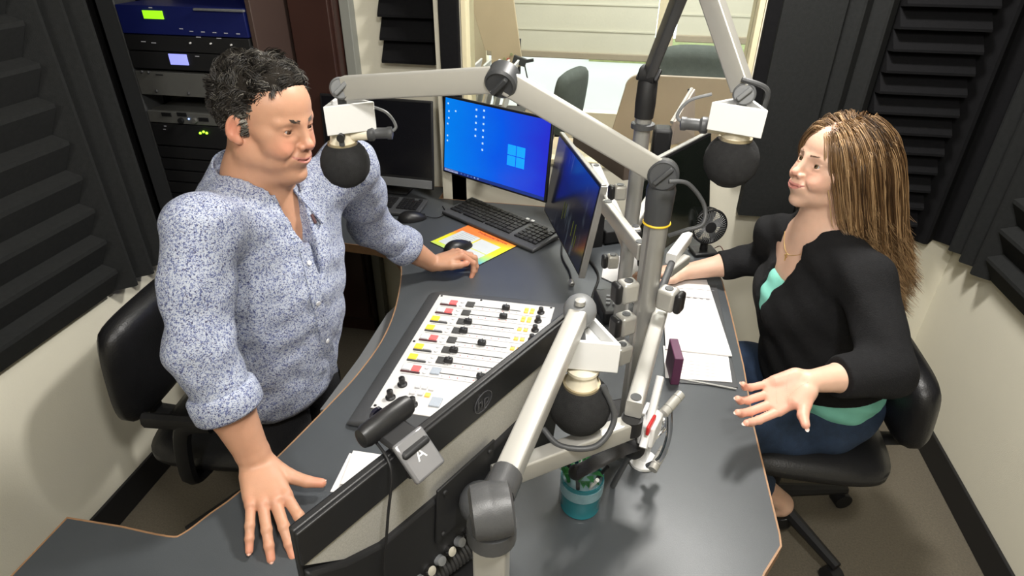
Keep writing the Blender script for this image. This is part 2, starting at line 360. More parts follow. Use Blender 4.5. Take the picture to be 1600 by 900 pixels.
# ================================================================ RACK AND CABINET
RY = 2.09
cher0 = mat('brown_rack_side', (.07, .045, .038), .35, var=.15, vscale=3)
rackb = mat('rack_black_steel', (.009, .009, .010), .5)
rk = thing('equipment_rack', 'tall black equipment rack in the corner behind the man', 'rack', (-1.55, RY, 0))
rx0, rx1 = -1.800, -1.300
MB().box2((rx0-.075, RY-.01, 0), (rx0, RY+.10, 2.3)).build('side_post', darkg, rk, bev=.004)
MB().box2((rx1, RY-.005, 0), (rx1+.02, RY+.3, 2.3)).build('side_panel', cher0, rk, bev=.003)
MB().box2((rx0, RY+.30, 0), (rx1, RY+.32, 2.3)).box2((rx0-.0, RY, 2.2), (rx1, RY+.3, 2.3)).box2((rx0, RY, 0), (rx1, RY+.3, .08)).build('housing', rackb, rk)
def Z(px, py): return PY(px, py, RY).z
def rack_unit(label, zt, zb, m, x1=rx1-.006, cat='audio unit', name='rack_unit'):
    t = thing(name, label, cat, ((rx0+x1)/2, RY, zb))
    MB().box2((rx0+.004, RY-.012, zb+.002), (x1, RY+.24, zt-.002)).build('faceplate', m, t, bev=.0015)
    return t
bluem = mat('glowing_blue_faceplate', (.006, .010, .075), .45, emit=.12, ecol=(.004, .008, .09))  # faint blue glow added to the plate itself, which is no lamp
zt, zb = Z(205, 6), Z(207, 52)
t = rack_unit('dark blue rack unit with a small lime display, at the top of the rack', zt, zb, bluem)
lime = mat('lime_display', (.3, .8, .02), .4, emit=1.0, ecol=(.30, .75, .01), var=.1)
a = PY(222, 16, RY-.014); b = PY(256, 30, RY-.014); MB().box2((a.x, RY-.016, b.z), (b.x, RY-.012, a.z)).build('display', lime, t)
wtx = mat('white_print', (.45, .45, .5), .6)
def marks(t, pts, w=.02, h=.003, m=wtx):
    for (px, py) in pts:
        q = PY(px, py, RY-.0135); MB().box(q, (w, .001, h)).build('print_mark', m, t)
marks(t, [(235, 12), (283, 45), (299, 49), (317, 50), (335, 51), (353, 52), (372, 53)], .014)
MB().box((PY(340, 7, RY-.02).x, RY-.02, zt-.008), (.19, .012, .008)).build('trim_strip', midg, t, bev=.002)
zt2, zb2 = zb, Z(215, 78)
t = rack_unit('thin black rack unit with tiny white indicator just under the blue unit', zt2, zb2, blackm)
marks(t, [(224, 65), (240, 67), (310, 58), (342, 60)], .018)
for px, py in [(298, 67), (330, 68), (362, 70)]:
    q = PY(px, py, RY-.014); MB().cyl(q, q-Vector((0, .006, 0)), .003, n=10).build('indicator', whitep, t)
zt3, zb3 = zb2, Z(218, 106)
t = rack_unit('black rack unit with a glowing lavender display', zt3, zb3, blackm)
lav = mat('lavender_display', (.3, .32, .85), .4, emit=1.1, ecol=(.26, .28, .85), var=.15, vscale=120)
a = PY(263, 84, RY-.014); b = PY(295, 102, RY-.014); MB().box2((a.x, RY-.016, b.z), (b.x, RY-.012, a.z)).build('display', lav, t)
marks(t, [(308, 88)], .016)
zt4, zb4 = Z(218, 109), Z(229, 147)
silv = mat('grey_steel_faceplate', (.15, .15, .14), .5, .3, var=.08, vscale=60)
t = rack_unit('tall plain grey steel rack unit with two screws beside the man', zt4, zb4, silv)
for px, py in [(222, 112), (245, 142), (295, 146), (232, 113)]:
    q = PY(px, py, RY-.013); MB().lathe([(.006, 0), (.006, .003), (.003, .006)], q, nY, 12).build('screw', darkg, t)
q = PY(249, 117, RY-.0135); MB().box(q, (.03, .001, .004)).build('print_mark', blackm, t)
zt5, zb5 = Z(236, 171), Z(241, 190)
t = rack_unit('slim grey rack unit with knobs and black displays behind the man', zt5, zb5, silv)
for px, py in [(260, 179), (284, 179), (318, 187)]:
    q = PY(px, py, RY-.0135); MB().box(q, (.04, .003, .014)).build('display', blackp, t)
for px, py in [(284, 188), (305, 188)]:
    q = PY(px, py, RY-.0135); MB().lathe([(.011, 0), (.010, .012), (0, .012)], q, nY, 16).build('knob', blackp if px < 290 else silv, t)
bl = mat('blue_led', (.3, .5, 1), .4, emit=3, ecol=(.3, .5, 1)); gl = mat('green_led', (.3, .9, .05), .4, emit=2.5, ecol=(.35, .9, .03))
q = PY(295, 186, RY-.014); MB().ball(q, .003, 10).build('indicator', bl, t)
zt6, zb6 = zb5, Z(247, 225)
t = rack_unit('black rack unit with green lights just behind the man\'s head', zt6, zb6, blackm)
for px, py in [(318, 206), (323, 208), (313, 208)]:
    q = PY(px, py, RY-.014); MB().ball(q, .005, 10).build('indicator', gl, t)
marks(t, [(258, 197), (257, 202)], .01)
zz = zb6
for i in range(6):
    zz -= .05
    rack_unit(['black blank rack unit below the one with green lights', 'black vented rack unit, second below the green lights', 'black rack unit at the height of the man\'s shoulder', 'black rack unit hidden low behind the man\'s back', 'black rack unit next to lowest in the rack', 'lowest black rack unit above the floor'][i], zz+.048, zz, blackm)
# dark cherry cabinet
cher = mat('dark_cherry_wood', (.040, .016, .012), .38, var=.35, vscale=4, coat=.3)
cb = thing('tall_cabinet', 'tall dark cherry wood cabinet between rack and white wall', 'cabinet', (-1.16, 2.32, 0))
cx0, cx1 = -1.275, -1.094
MB().box2((cx0, 2.325, 0), (cx1, YBL-.002, 2.3)).build('body', cher, cb, bev=.003)
MB().box2((cx0+.01, 2.305, .08), (cx1-.01, 2.324, 2.28)).build('door', cher, cb, bev=.004)
MB().cyl((cx1-.04, 2.290, 1.0), (cx1-.04, 2.290, 1.12), .006).cyl((cx1-.04, 2.290, 1.01), (cx1-.04, 2.308, 1.01), .004).cyl((cx1-.04, 2.290, 1.11), (cx1-.04, 2.308, 1.11), .004).build('handle', darkg, cb)
# ================================================================ THE DESK
DZ = .76
ip = [(105, 810), (190, 824), (262, 839), (287, 834), (329, 803), (370, 773), (438, 711), (520, 628), (562, 582), (597, 533), (617, 487), (627, 438), (626, 412), (612, 395), (585, 386)]
inner = [P(x, y, DZ) for x, y in ip]
inner = [inner[0]]+bez(inner[1:], 4)
yb_ = inner[-1].y
out = [(p.x, p.y) for p in inner]+[(-.95, yb_+.01), (-1.26, yb_+.01), (-1.26, 2.285), (-1.088, 2.285), (-1.088, YBL-.06), (-.71, YBL-.03), (-.71, YB-.035), (-.1, YB-.035), (-.1, 2.14), (.25, 2.14), (.315, 2.11), (.335, 2.05)]
out += [(P(x, y, DZ).x, P(x, y, DZ).y) for x, y in [(1128, 440), (1139, 480), (1161, 573), (1177, 667), (1217, 835), (1219, 853), (1193, 895)]]
q = P(1193, 895, DZ); out += [(q.x-.12, q.y-.26), (-.45, .12), (inner[0].x+.0, .12)]
dk = thing('corner_desk', 'curved dark slate studio desk with wood edging filling the middle of the room', 'desk', (0, 1.3, 0))
MB().prism(out, .004, Matrix.Translation((0, 0, DZ-.004))).build('desktop', desklam, dk)
def inset(poly, d):
    n = len(poly); A = sum(poly[i][0]*poly[(i+1) % n][1]-poly[(i+1) % n][0]*poly[i][1] for i in range(n)); s = 1 if A > 0 else -1; o = []
    for i in range(n):
        a = Vector(poly[i-1]); b = Vector(poly[i]); c = Vector(poly[(i+1) % n]); e1 = (b-a).normalized(); e2 = (c-b).normalized()
        n1 = Vector((-e1.y, e1.x))*s; n2 = Vector((-e2.y, e2.x))*s; nn = (n1+n2); nn = nn.normalized() if nn.length > 1e-4 else n1
        k = 1/max(.5, nn.dot(n1)); o.append(tuple(b+nn*d*k))
    return o
# edge band ring
n = len(out); ot = inset(out, -.003); it = inset(out, .0005)
m = MB(); vs = [(p[0], p[1], DZ+.0006) for p in ot]+[(p[0], p[1], DZ-.032) for p in ot]+[(p[0], p[1], DZ+.0006) for p in it]+[(p[0], p[1], DZ-.032) for p in it]
fs = []
for i in range(n):
    j = (i+1) % n; fs += [(i, j, n+j, n+i), (2*n+j, 2*n+i, 3*n+i, 3*n+j), (i, 2*n+i, 2*n+j, j), (n+i, n+j, 3*n+j, 3*n+i)]
m.add(vs, fs).build('edge_band', woode, dk)
MB().prism(inset(out, .002), .027, Matrix.Translation((0, 0, DZ-.0315))).build('core_board', blackm, dk)
# support panels and pedestals (set back under the top)
m = MB(); m.box2((-.35, .45, 0), (.12, 1.5, DZ-.033)); m.build('centre_pedestal', blackm, dk, bev=.004)
MB().box2((-.40, 1.6, 0), (.1, 2.1, DZ-.033)).build('rear_pedestal', blackm, dk, bev=.004)
MB().box2((-.93, .16, 0), (-.55, .5, DZ-.033)).build('side_pedestal', blackm, dk, bev=.004)
# pull-out shelf seen under the inner curve
sh = [P(605, 490, .68), P(627, 470, .68), P(590, 560, .68), P(520, 640, .68), P(500, 640, .68), P(560, 560, .68)]
MB().prism([(p.x, p.y) for p in sh], .012, Matrix.Translation((0, 0, .668))).build('under_shelf', midg, dk)
MB().box2((-.50, 1.0, .60), (-.36, 1.5, .68)).build('shelf_bracket', blackm, dk)
# ================================================================ SCREENS
def screen_mat(name, kind):
    m = bpy.data.materials.new(name); m.use_nodes = True; n = m.node_tree.nodes; L = m.node_tree.links; b = n['Principled BSDF']
    b.inputs['Base Color'].default_value = (.004, .004, .006, 1); b.inputs['Roughness'].default_value = .18
    uv = n.new('ShaderNodeUVMap'); sp = n.new('ShaderNodeSeparateXYZ'); L.new(uv.outputs[0], sp.inputs[0])
    if kind == 'blue':
        rp = n.new('ShaderNodeValToRGB'); e = rp.color_ramp.elements
        e[0].position = 0; e[0].color = (.0, .22, .85, 1); e[1].position = 1; e[1].color = (.02, .03, .62, 1)
        x = e.new(.55); x.color = (.0, .10, .80, 1)
        no = n.new('ShaderNodeTexNoise'); no.inputs['Scale'].default_value = 2.2; L.new(uv.outputs[0], no.inputs[0])
        ad = n.new('ShaderNodeMath'); ad.operation = 'MULTIPLY_ADD'; ad.inputs[1].default_value = .25; L.new(no.outputs['Fac'], ad.inputs[0]); L.new(sp.outputs['X'], ad.inputs[2])
        s2 = n.new('ShaderNodeMath'); s2.operation = 'SUBTRACT'; s2.inputs[1].default_value = .12; L.new(ad.outputs[0], s2.inputs[0])
        L.new(s2.outputs[0], rp.inputs[0]); L.new(rp.outputs[0], b.inputs['Emission Color']); b.inputs['Emission Strength'].default_value = 1.0
    elif kind == 'navy':
        rp = n.new('ShaderNodeValToRGB'); e = rp.color_ramp.elements
        e[0].position = .35; e[0].color = (.003, .004, .010, 1); e[1].position = 1.0; e[1].color = (.006, .018, .17, 1)
        x = e.new(.62); x.color = (.004, .005, .018, 1)
        L.new(sp.outputs['Y'], rp.inputs[0])
        wv = n.new('ShaderNodeTexNoise'); mp = n.new('ShaderNodeMapping'); mp.inputs['Scale'].default_value = (14, 1.5, 1); mp.inputs['Rotation'].default_value = (0, 0, .1)
        L.new(uv.outputs[0], mp.inputs[0]); L.new(mp.outputs[0], wv.inputs[0]); wv.inputs['Scale'].default_value = 1.2
        r2 = n.new('ShaderNodeValToRGB'); r2.color_ramp.elements[0].position = .60; r2.color_ramp.elements[1].position = .72
        r2.color_ramp.elements[0].color = (0, 0, 0, 1); r2.color_ramp.elements[1].color = (.035, .045, .05, 1); L.new(wv.outputs['Fac'], r2.inputs[0])
        mx = n.new('ShaderNodeMix'); mx.data_type = 'RGBA'; mx.blend_type = 'ADD'; mx.inputs[0].default_value = 1; L.new(rp.outputs[0], mx.inputs[6]); L.new(r2.outputs[0], mx.inputs[7])
        L.new(mx.outputs[2], b.inputs['Emission Color']); b.inputs['Emission Strength'].default_value = 1
    return m
def frame3(yaw, tilt):
    u = Vector((math.cos(yaw), math.sin(yaw), 0)); n0 = Vector((math.sin(yaw), -math.cos(yaw), 0))
    up = Vector((0, 0, 1))*math.cos(tilt)-n0*math.sin(tilt); nn = u.cross(up)
    return u, up, nn
def quad_uv(name, c, u, v, w, h, m, parent):
    me = bpy.data.meshes.new(name); L = [c-u*w/2-v*h/2, c+u*w/2-v*h/2, c+u*w/2+v*h/2, c-u*w/2+v*h/2]
    me.from_pydata([tuple(q-parent_loc(parent)) for q in L], [], [(0, 1, 2, 3)]); me.materials.append(m)
    uvl = me.uv_layers.new(name='UVMap')
    for i, k in enumerate([(0, 0), (1, 0), (1, 1), (0, 1)]): uvl.data[i].uv = k
    o = bpy.data.objects.new(name, me); COL.objects.link(o); o.parent = parent; return o
def monitor(name, label, c, yaw, tilt, w, h, smat, stand=None, chin=.0, thick=.012, bez_=.008, cat='monitor'):
    c = Vector(c); u, up, nn = frame3(yaw, tilt); R = frame(u, up, nn)
    t = thing(name, label, cat, (c.x, c.y, DZ if stand else c.z-h/2))
    MB().box(c-nn*thick/2, (w, h, thick), R).build('casing', blackp, t, bev=.003)
    MB().box(c-nn*(thick+.012), (w*.72, h*.62, .03), R).build('back_cover', blackm, t, bev=.01)
    quad_uv('screen', c+nn*.0008+up*chin/2, u, up, w-2*bez_, h-2*bez_-chin, smat, t)
    if stand:
        base = Vector((c.x, c.y, DZ))-Vector((nn.x, nn.y, 0))*.095
        MB().box(base+Vector((0, 0, .006)), (.20, .16, .012), Matrix.Rotation(yaw, 3, 'Z')).build('stand_foot', blackm, t, bev=.004)
        MB().tube([base+Vector((0, 0, .01)), base+Vector((0, 0, .12)), c-nn*.035], .016, 10, flat=(1, 2)).build('stand_neck', blackm, t)
    return t, c, u, up, nn
blank = mat('switched_off_screen', (.006, .006, .008), .16)
# blue desktop monitor
mblue = screen_mat('blue_desktop_screen', 'blue')
_z = 1.76
t, c, u, up, nn = monitor('monitor', 'bright blue lit monitor showing a computer desktop', CAM+(Vector((-.4977, 2.358, .9604))-CAM)*.905, -.487, .10, .50, .295, mblue)
MB().tube([c-nn*.03, c-nn*.06, Vector((c.x, YB-.001, c.z))], .015, 12).build('wall_bracket', blackm, t)
icm = mat('icon_white', (.5, .7, .9), .5, emit=.55, ecol=(.45, .7, .95)); winm = mat('screen_logo_blue', (.0, .3, .9), .5, emit=.8, ecol=(.01, .26, .92)); tbm = mat('taskbar_navy', (.01, .03, .2), .5, emit=.6, ecol=(.01, .03, .22)); tbw = mat('taskbar_search_white', (.7, .75, .8), .5, emit=.7, ecol=(.55, .6, .7))
def onscreen(o, a, b, w, h, m, name):
    MB().box(c+u*((a-.5)*.484)+up*((b-.5)*.279)+nn*.0016, (w, h, .0006), frame(u, up, nn)).build(name, m, o)
sc = [x for x in t.children if x.name.startswith('screen')][0]
for (a, b) in [(.03, .93), (.04, .83), (.04, .74), (.03, .66), (.11, .85), (.03, .5), (.03, .43)]: onscreen(sc, a, b, .006, .006, icm, 'icon')
for i in range(5): onscreen(sc, .32, .93-i*.085, .007, .007, icm, 'icon')
for i in range(7): onscreen(sc, .395, .94-i*.085, .007, .007, icm, 'icon')
for da in (-1, 1):
    for db in (-1, 1): onscreen(sc, .72+da*.042, .46+db*.070, .037, .036, winm, 'window_logo')
onscreen(sc, .5, .022, .484, .012, tbm, 'taskbar'); onscreen(sc, .08, .022, .07, .010, tbw, 'search_box')
for i in range(6): onscreen(sc, .19+i*.035, .022, .006, .006, icm, 'icon')
text('maker_mark', 'hp', .012, M4(frame(u, up, nn), c-up*.1435+nn*.0008), midg, t)
# navy monitor seen edge-on
mnavy = screen_mat('navy_software_screen', 'navy')
t, c, u, up, nn = monitor('monitor', 'dark navy monitor angled steeply away, in front of the tall silver pole', CAM+(Vector((-.1586, 2.0397, .8939))-CAM)*.90, -1.2209, .156, .49, .29, mnavy)
grn = mat('screen_green_yellow', (.05, .07, .01), .5, emit=.12, ecol=(.35, .4, .02))
sc = [x for x in t.children if x.name.startswith('screen')][0]
for (a, b, w_, h_) in [(.70, .30, .004, .05), (.76, .27, .004, .07), (.45, .33, .003, .06), (.5, .36, .003, .05), (.8, .22, .004, .04)]: onscreen(sc, a, b, w_, h_, grn, 'level_meter')
navy_c, navy_n = c.copy(), nn.copy()
MB().box(c+u*.249-nn*.008, (.006, .292, .02), frame(u, up, nn)).build('edge_trim', alu, t, bev=.002)
MB().box(c+up*.147-nn*.008, (.49, .005, .016), frame(u, up, nn)).build('edge_trim', alu, t, bev=.002)
# switched off all-in-one at left
c0 = (PY(692, 161, 2.30)+PY(687, 291, 2.30))/2; c0.y = 2.27
t, c, u, up, nn = monitor('monitor', 'switched-off black monitor with a grey chin, behind the left keyboard', (c0.x-.250, 2.255, .985), -.06, .12, .47, .345, blank, stand=True, chin=.04)
MB().box(c-up*(.345/2-.02)+nn*.001, (.455, .034, .004), frame(u, up, nn)).build('chin_bar', midg, t, bev=.001)
# woman's monitor, seen from the left
zt_ = 1.165; a = P(1112, 205, zt_); b = P(1012, 257, zt_); dr = (b-a); dr.z = 0; dr.normalize()
yaw = math.atan2(-dr.y, -dr.x); u, up, nn = frame3(yaw, .16)
gm = screen_mat('dark_green_reflective_screen', 'none'); gm.node_tree.nodes['Principled BSDF'].inputs['Base Color'].default_value = (.006, .008, .006, 1); gm.node_tree.nodes['Principled BSDF'].inputs['Roughness'].default_value = .10
t, c, u, up, nn = monitor('monitor', 'dark switched-off monitor facing the woman beside the round fan', a+dr*.235-up*.148, yaw, .16, .47, .29, gm)
MB().box(c+up*.147-nn*.008, (.47, .006, .018), frame(u, up, nn)).build('edge_trim', alu, t, bev=.002)
wom_c, wom_n = c.copy(), nn.copy()
# small screen standing edge-on in front of the window
tt = thing('monitor', 'small upright screen with a beige reflection on a black foot by the window', 'monitor', P(1035, 240, 1.0))
a = PY(1066, 143, 2.12); b = PY(1081, 139, 2.20); c1 = PY(1080, 214, 2.20); d1 = PY(1045, 226, 2.02); a = PY(1050, 190, 2.02); a2 = PY(1078, 141, 2.16)
painted_refl = mat('beige_reflecting_screen', (.34, .28, .235), .3, var=.15, vscale=8)  # reflection on the screen put into its base colour
pts = [d1, c1, b, a]
nrm = (c1-d1).cross(b-c1).normalized()
m = MB(); vs = pts+[p+nrm*.012 for p in pts]
m.add(vs, [(0, 1, 2, 3), (7, 6, 5, 4), (0, 4, 5, 1), (1, 5, 6, 2), (2, 6, 7, 3), (3, 7, 4, 0)]); m.build('screen', painted_refl, tt)
m = MB(); m.tube([a+(b-a)*-.02, b], .006, 8); m.build('top_trim', aluw, tt)
m = MB(); m.tube([b-nrm*.008, c1-nrm*.008], .006, 8); m.build('side_trim', blackm, tt)
q = PY(1033, 222, 2.02); MB().box(q, (.06, .07, .10)).build('foot', blackm, tt, bev=.01)
# front monitor: we look down on its back
a = Vector((-.281, .346, 1.249)); b = Vector((-.054, .781, 1.249)); L_ = (b-a).length; dr = (b-a).normalized()
u = -dr; tiltf = .10; n0 = Vector((0, 0, 1)).cross(dr)   # screen normal towards the man
up = (Vector((0, 0, 1))-n0*math.sin(tiltf)).normalized(); nn = n0-up*n0.dot(up); nn.normalize()
R = frame(u, up, nn); hh = .30; c = (a+b)/2-up*hh/2
fm = thing('monitor', 'foreground monitor seen from behind with a webcam clipped on its top edge', 'monitor', (c.x, c.y, c.z-hh/2))
MB().box(c-nn*.004, (L_, hh, .010), R).build('casing', blackp, fm, bev=.0025)
quad_uv('screen', c+nn*.0018, u, up, L_-.016, hh-.02, blank, fm)
band = MB(); band.box(c+up*(hh/2-.0275)-nn*.0115, (L_, .055, .005), R); band.build('back_band', blackp, fm, bev=.0015)
speck = mat('speckled_silver_back', (.40, .39, .36), .6, var=.35, vscale=500)
spk = MB(); pol = [(-L_/2, 0), (L_/2, 0), (L_/2-.09, -.075), (L_/2-.2, -.092), (-L_/2+.04, -.092)]
pol = [(L_/2-.002, -.002), (-L_/2+.002, -.002), (-L_/2+.002, -.075), (0, -.088), (L_/2-.10, -.075), (L_/2-.05, -.050)]
spk.prism(pol, .002, M4(R, c+up*(hh/2-.055)-nn*.0115)); spk.build('back_panel', speck, fm)
MB().prism([(L_/2-.002, -.01), (L_/2-.05, -.050), (L_/2-.10, -.075), (0, -.088), (-L_/2+.002, -.075), (-L_/2+.002, -.243), (L_/2-.002, -.243)], .012, M4(frame(u, up, nn), c+up*(hh/2-.055)-nn*.0195)).build('back_housing', blackm, fm, bev=.004)
lg = MB(); Rl = R @ Matrix.Rotation(PI, 3, 'Y')
lc = c+up*(hh/2-.028)-nn*.0142-u*.035
lg.lathe([(.0175, 0), (.0175, .0012), (.0160, .0012), (.0160, 0)], lc, -nn, 32); lg.build('logo_ring', mat('gloss_logo', (.05, .05, .055), .15), fm)
text('logo', 'hp', .026, M4(Rl, lc-nn*.0008), MATS['gloss_logo'], fm)
# VESA plate and tilting head
vc = c-up*.02-nn*.0225
vp = MB(); vp.box(vc, (.115, .115, .004), R)
for sx in (-1, 1):
    for sy in (-1, 1): vp.cyl(vc+u*sx*.045+up*sy*.045, vc+u*sx*.045+up*sy*.045-nn*.005, .004, n=10)
vp.build('mount_plate', blackm, fm, bev=.002)
# webcam
wc = (a+b)/2+dr*(-.03)
wc = P(612, 672, 1.26); s_ = (wc-a).dot(dr); wc = a+dr*s_+up*.006
wt = thing('webcam', 'black webcam with glossy grey clip on the top edge of the foreground monitor', 'webcam', wc)
bar = MB(); bar.tube([wc+nn*.020+up*.012+dr*k for k in (-.038, -.036, -.029, 0, .029, .036, .038)], [.006, .012, .0145, .0150, .0145, .012, .006], 18, flat=(1.0, .85)); bar.build('camera_body', blackp, wt)
MB().lathe([(.009, 0), (.009, .004), (.006, .004), (0, .003)], wc+nn*.0335+up*.012, nn, 20).build('lens', mat('lens_glass', (.01, .01, .02), .05), wt)
Rw = R
cl = MB(); cl.box(wc+up*.004-nn*.010, (.040, .008, .045), Rw); cl.box(wc-up*.012-nn*.030, (.036, .034, .010), Rw @ Matrix.Rotation(.25, 3, 'X')); cl.build('clip', rubber, wt, bev=.004)
_n = (-nn*.62+up*.78).normalized(); _y = (up-_n*up.dot(_n)).normalized(); Rc = frame(_y.cross(_n), _y, _n)
glos = mat('glossy_grey_cover', (.20, .20, .21), .12, .3)
MB().box(wc-up*.004-nn*.032, (.043, .050, .009), Rc).build('clip_cover', glos, wt, bev=.003)
text('logo_mark', 'A', .02, M4(Rc, wc-up*.004-nn*.032+Rc @ Vector((0, 0, .0042))), mat('glossy_print', (.65, .65, .65), .2), wt)
cab = bez([wc+nn*.018-dr*.02, wc-nn*.02-dr*.030-up*.01, wc-nn*.028-dr*.045-up*.08, wc-nn*.03-dr*.055-up*.18, wc-nn*.03-dr*.035-up*.22, wc-nn*.04-dr*.03-up*.33], 8)
MB().tube(cab, .0018, 8).build('cable', rubber, wt)
# ================================================================ SMALL THINGS ON THE DESK
def keyboard(label, fl, fr, depth, h=.02, cols=21, rows=6, mt=blackm):
    """fl, fr: front-left and front-right corners"""
    fl = Vector(fl); fr = Vector(fr); u = (fr-fl); w = u.length; u.normalize(); v = Vector((-u.y, u.x, 0)); n_ = Vector((0, 0, 1))
    R = frame(u, v, n_) @ Matrix.Rotation(.06, 3, 'X'); c = fl+u*w/2+v*depth/2; c.z = DZ+h/2+.004
    t = thing('keyboard', label, 'keyboard', (c.x, c.y, DZ))
    MB().box(c, (w, depth, h*.7), R).build('case', darkg, t, bev=.004)
    MB().box(c-R @ Vector((0, -depth*.0, 0))-R @ Vector((0, depth/2-.012, h*.1)), (w, .024, h*.5), R).build('palm_edge', darkg, t, bev=.004)
    for sx in (-1, 1): MB().box(Vector((c.x, c.y, DZ+.006))+R @ Vector((sx*w*.42, depth*.38, 0)), (.03, .01, .012), R).build('foot', rubber, t)
    km = MB().box((0, 0, 0), (.0148, .0148, .006)); key0 = None
    kcount = 0; pitch = (w-.03)/cols; rp = (depth-.045)/rows
    for r_ in range(rows):
        k = 0
        while k < cols:
            wide = 1
            if r_ == 0 and k in (3,): wide = 6
            if r_ in (1, 2) and k in (0, 13): wide = 2
            if k in (15, 19) and r_ == 5: k += 1; continue
            if k == 15 and r_ < 6 or k == 18 and r_ < 99 and k == 99: k += 1; continue
            x = -w/2+.015+(k+wide/2)*pitch; y = -depth/2+.03+(r_+.5)*rp
            if key0 is None or wide != 1:
                o = MB().box((0, 0, 0), (pitch*wide*.86, rp*.82, .006)).build('key', blackp, None, bev=.0012)
                if wide == 1: key0 = o
            else: o = key0.copy(); COL.objects.link(o)
            pt = c+R @ Vector((x, y, h*.35+.003))
            o.parent = t; o.location = pt-t.location; o.rotation_euler = R.to_euler()
            k += wide; kcount += 1
    return t, c, R
kt, kc, kR = keyboard('black full-size keyboard in front of the bright blue monitor', (-.654, 2.1126, 0), (-.2557, 1.8585, 0), .165)
for dx in (.075, .10): MB().box(kc+kR @ Vector((dx, .072, .012)), (.014, .010, .004), kR).build('bright_key', whitep, kt, bev=.001)
kl, kr_ = Vector((-1.12, 2.07, 0)), Vector((-.735, 2.06, 0))
keyboard('black keyboard under the switched-off monitor beside the round microphone', kl, kr_, .135)
def mouse(label, c, ang, cable=None):
    c = Vector((c[0], c[1], DZ)); t = thing('computer_mouse', label, 'mouse', c); R = Matrix.Rotation(ang, 3, 'Z')
    vs = []; n = 24; m_ = 9
    for i in range(m_+1):
        th = (PI/2)*i/m_
        for k in range(n):
            q = 2*PI*k/n; r = math.cos(th); x = math.cos(q); y = math.sin(q)
            vs.append(c+R @ Vector((x*r*.056, y*r*.031*(1-.15*x), .003+.034*math.sin(th)*(1-.25*x*r))))
    fs = [(i*n+k, i*n+(k+1) % n, (i+1)*n+(k+1) % n, (i+1)*n+k) for i in range(m_) for k in range(n)]+[tuple(range(n))[::-1]]
    MB().add(vs, fs).build('shell', blackp, t, ang=60)
    MB().cyl(c+R @ Vector((.028, .003, .021)), c+R @ Vector((.028, -.003, .021)), .007, n=14).build('scroll_wheel', rubber, t)
    MB().box(c+R @ Vector((.040, 0, .0175)), (.018, .0012, .006), R).build('button_gap', rubber, t)
    if cable: MB().tube(bez([Vector(p) for p in cable], 8), .0018, 8).build('cable', rubber, t)
p = P(644, 338, .775); mouse('black corded mouse next to the left keyboard', (p.x, p.y), .45, [p+Vector((.05, .025, -.008)), p+Vector((.09, .03, -.011)), p+Vector((.11, .08, -.012)), p+Vector((.08, .14, -.012))])
p = P(716, 380, .785); mouse('black mouse with white glints on the colourful mouse mat', (p.x, p.y), .75)
# mouse mat
A, B, C_, D = [P(*q, DZ+.002) for q in [(674, 381), (728, 350), (804, 382), (757, 415)]]
mmn = bpy.data.materials.new('rainbow_mat'); mmn.use_nodes = True; n = mmn.node_tree.nodes; L = mmn.node_tree.links; b = n['Principled BSDF']; b.inputs['Roughness'].default_value = .5
uv = n.new('ShaderNodeUVMap'); sp = n.new('ShaderNodeSeparateXYZ'); L.new(uv.outputs[0], sp.inputs[0])
rp = n.new('ShaderNodeValToRGB'); e = rp.color_ramp.elements; e[0].position = 0; e[0].color = (.12, .45, .65, 1); e[1].position = 1; e[1].color = (.85, .22, .04, 1)
for pos, cc in [(.2, (.35, .65, .25, 1)), (.45, (.75, .80, .03, 1)), (.75, (.85, .75, .02, 1))]: x = e.new(pos); x.color = cc
mth = n.new('ShaderNodeMath'); mth.operation = 'MULTIPLY_ADD'; mth.inputs[1].default_value = -.35; L.new(sp.outputs['X'], mth.inputs[0]); L.new(sp.outputs['Y'], mth.inputs[2])
m2 = n.new('ShaderNodeMath'); m2.inputs[1].default_value = .35; L.new(mth.outputs[0], m2.inputs[0]); L.new(m2.outputs[0], rp.inputs[0]); L.new(rp.outputs[0], b.inputs['Base Color'])
mm = thing('mouse_mat', 'colourful yellow-edged mouse mat with printed white boxes beside the keyboard', 'mouse mat', ((A.x+C_.x)/2, (A.y+C_.y)/2, DZ))
cc = (A+B+C_+D)/4; uu = (C_-B).normalized(); vv = Vector((-uu.y, uu.x, 0)); wmat = ((C_-B).length+(D-A).length)/2; hmat = ((A-B).length+(D-C_).length)/2
MB().box(Vector((cc.x, cc.y, DZ+.0015)), (wmat, hmat, .003), frame(uu, vv, (0, 0, 1))).build('rubber_base', rubber, mm, bev=.001)
quad_uv('printed_face', Vector((cc.x, cc.y, DZ+.0034)), uu, vv, wmat-.002, hmat-.002, mmn, mm)
wpr = mat('mat_white_boxes', (.62, .66, .66), .5)
for (a, b_, w_, h_) in [(.27, .42, .38, .62), (.68, .53, .38, .38), (.68, .20, .38, .24)]:
    MB().box(Vector((cc.x, cc.y, DZ+.0038))+uu*((a-.5)*wmat)+vv*((b_-.5)*hmat), (w_*wmat, h_*hmat, .0004), frame(uu, vv, (0, 0, 1))).build('printed_box', wpr, mm)
text('title_print', 'Professional Services', .017, M4(frame(uu, vv, (0, 0, 1)), Vector((cc.x, cc.y, DZ+.0038))+uu*.02+vv*(.40*hmat)), mat('mat_red_print', (.45, .06, .03), .6), mm)
for i in range(6): MB().box(Vector((cc.x, cc.y, DZ+.0043))+uu*(-.22+.0*i)*wmat+vv*((.20-i*.06)*hmat), (.28*wmat, .0012, .0003), frame(uu, vv, (0, 0, 1))).build('printed_line', pinkm, mm)
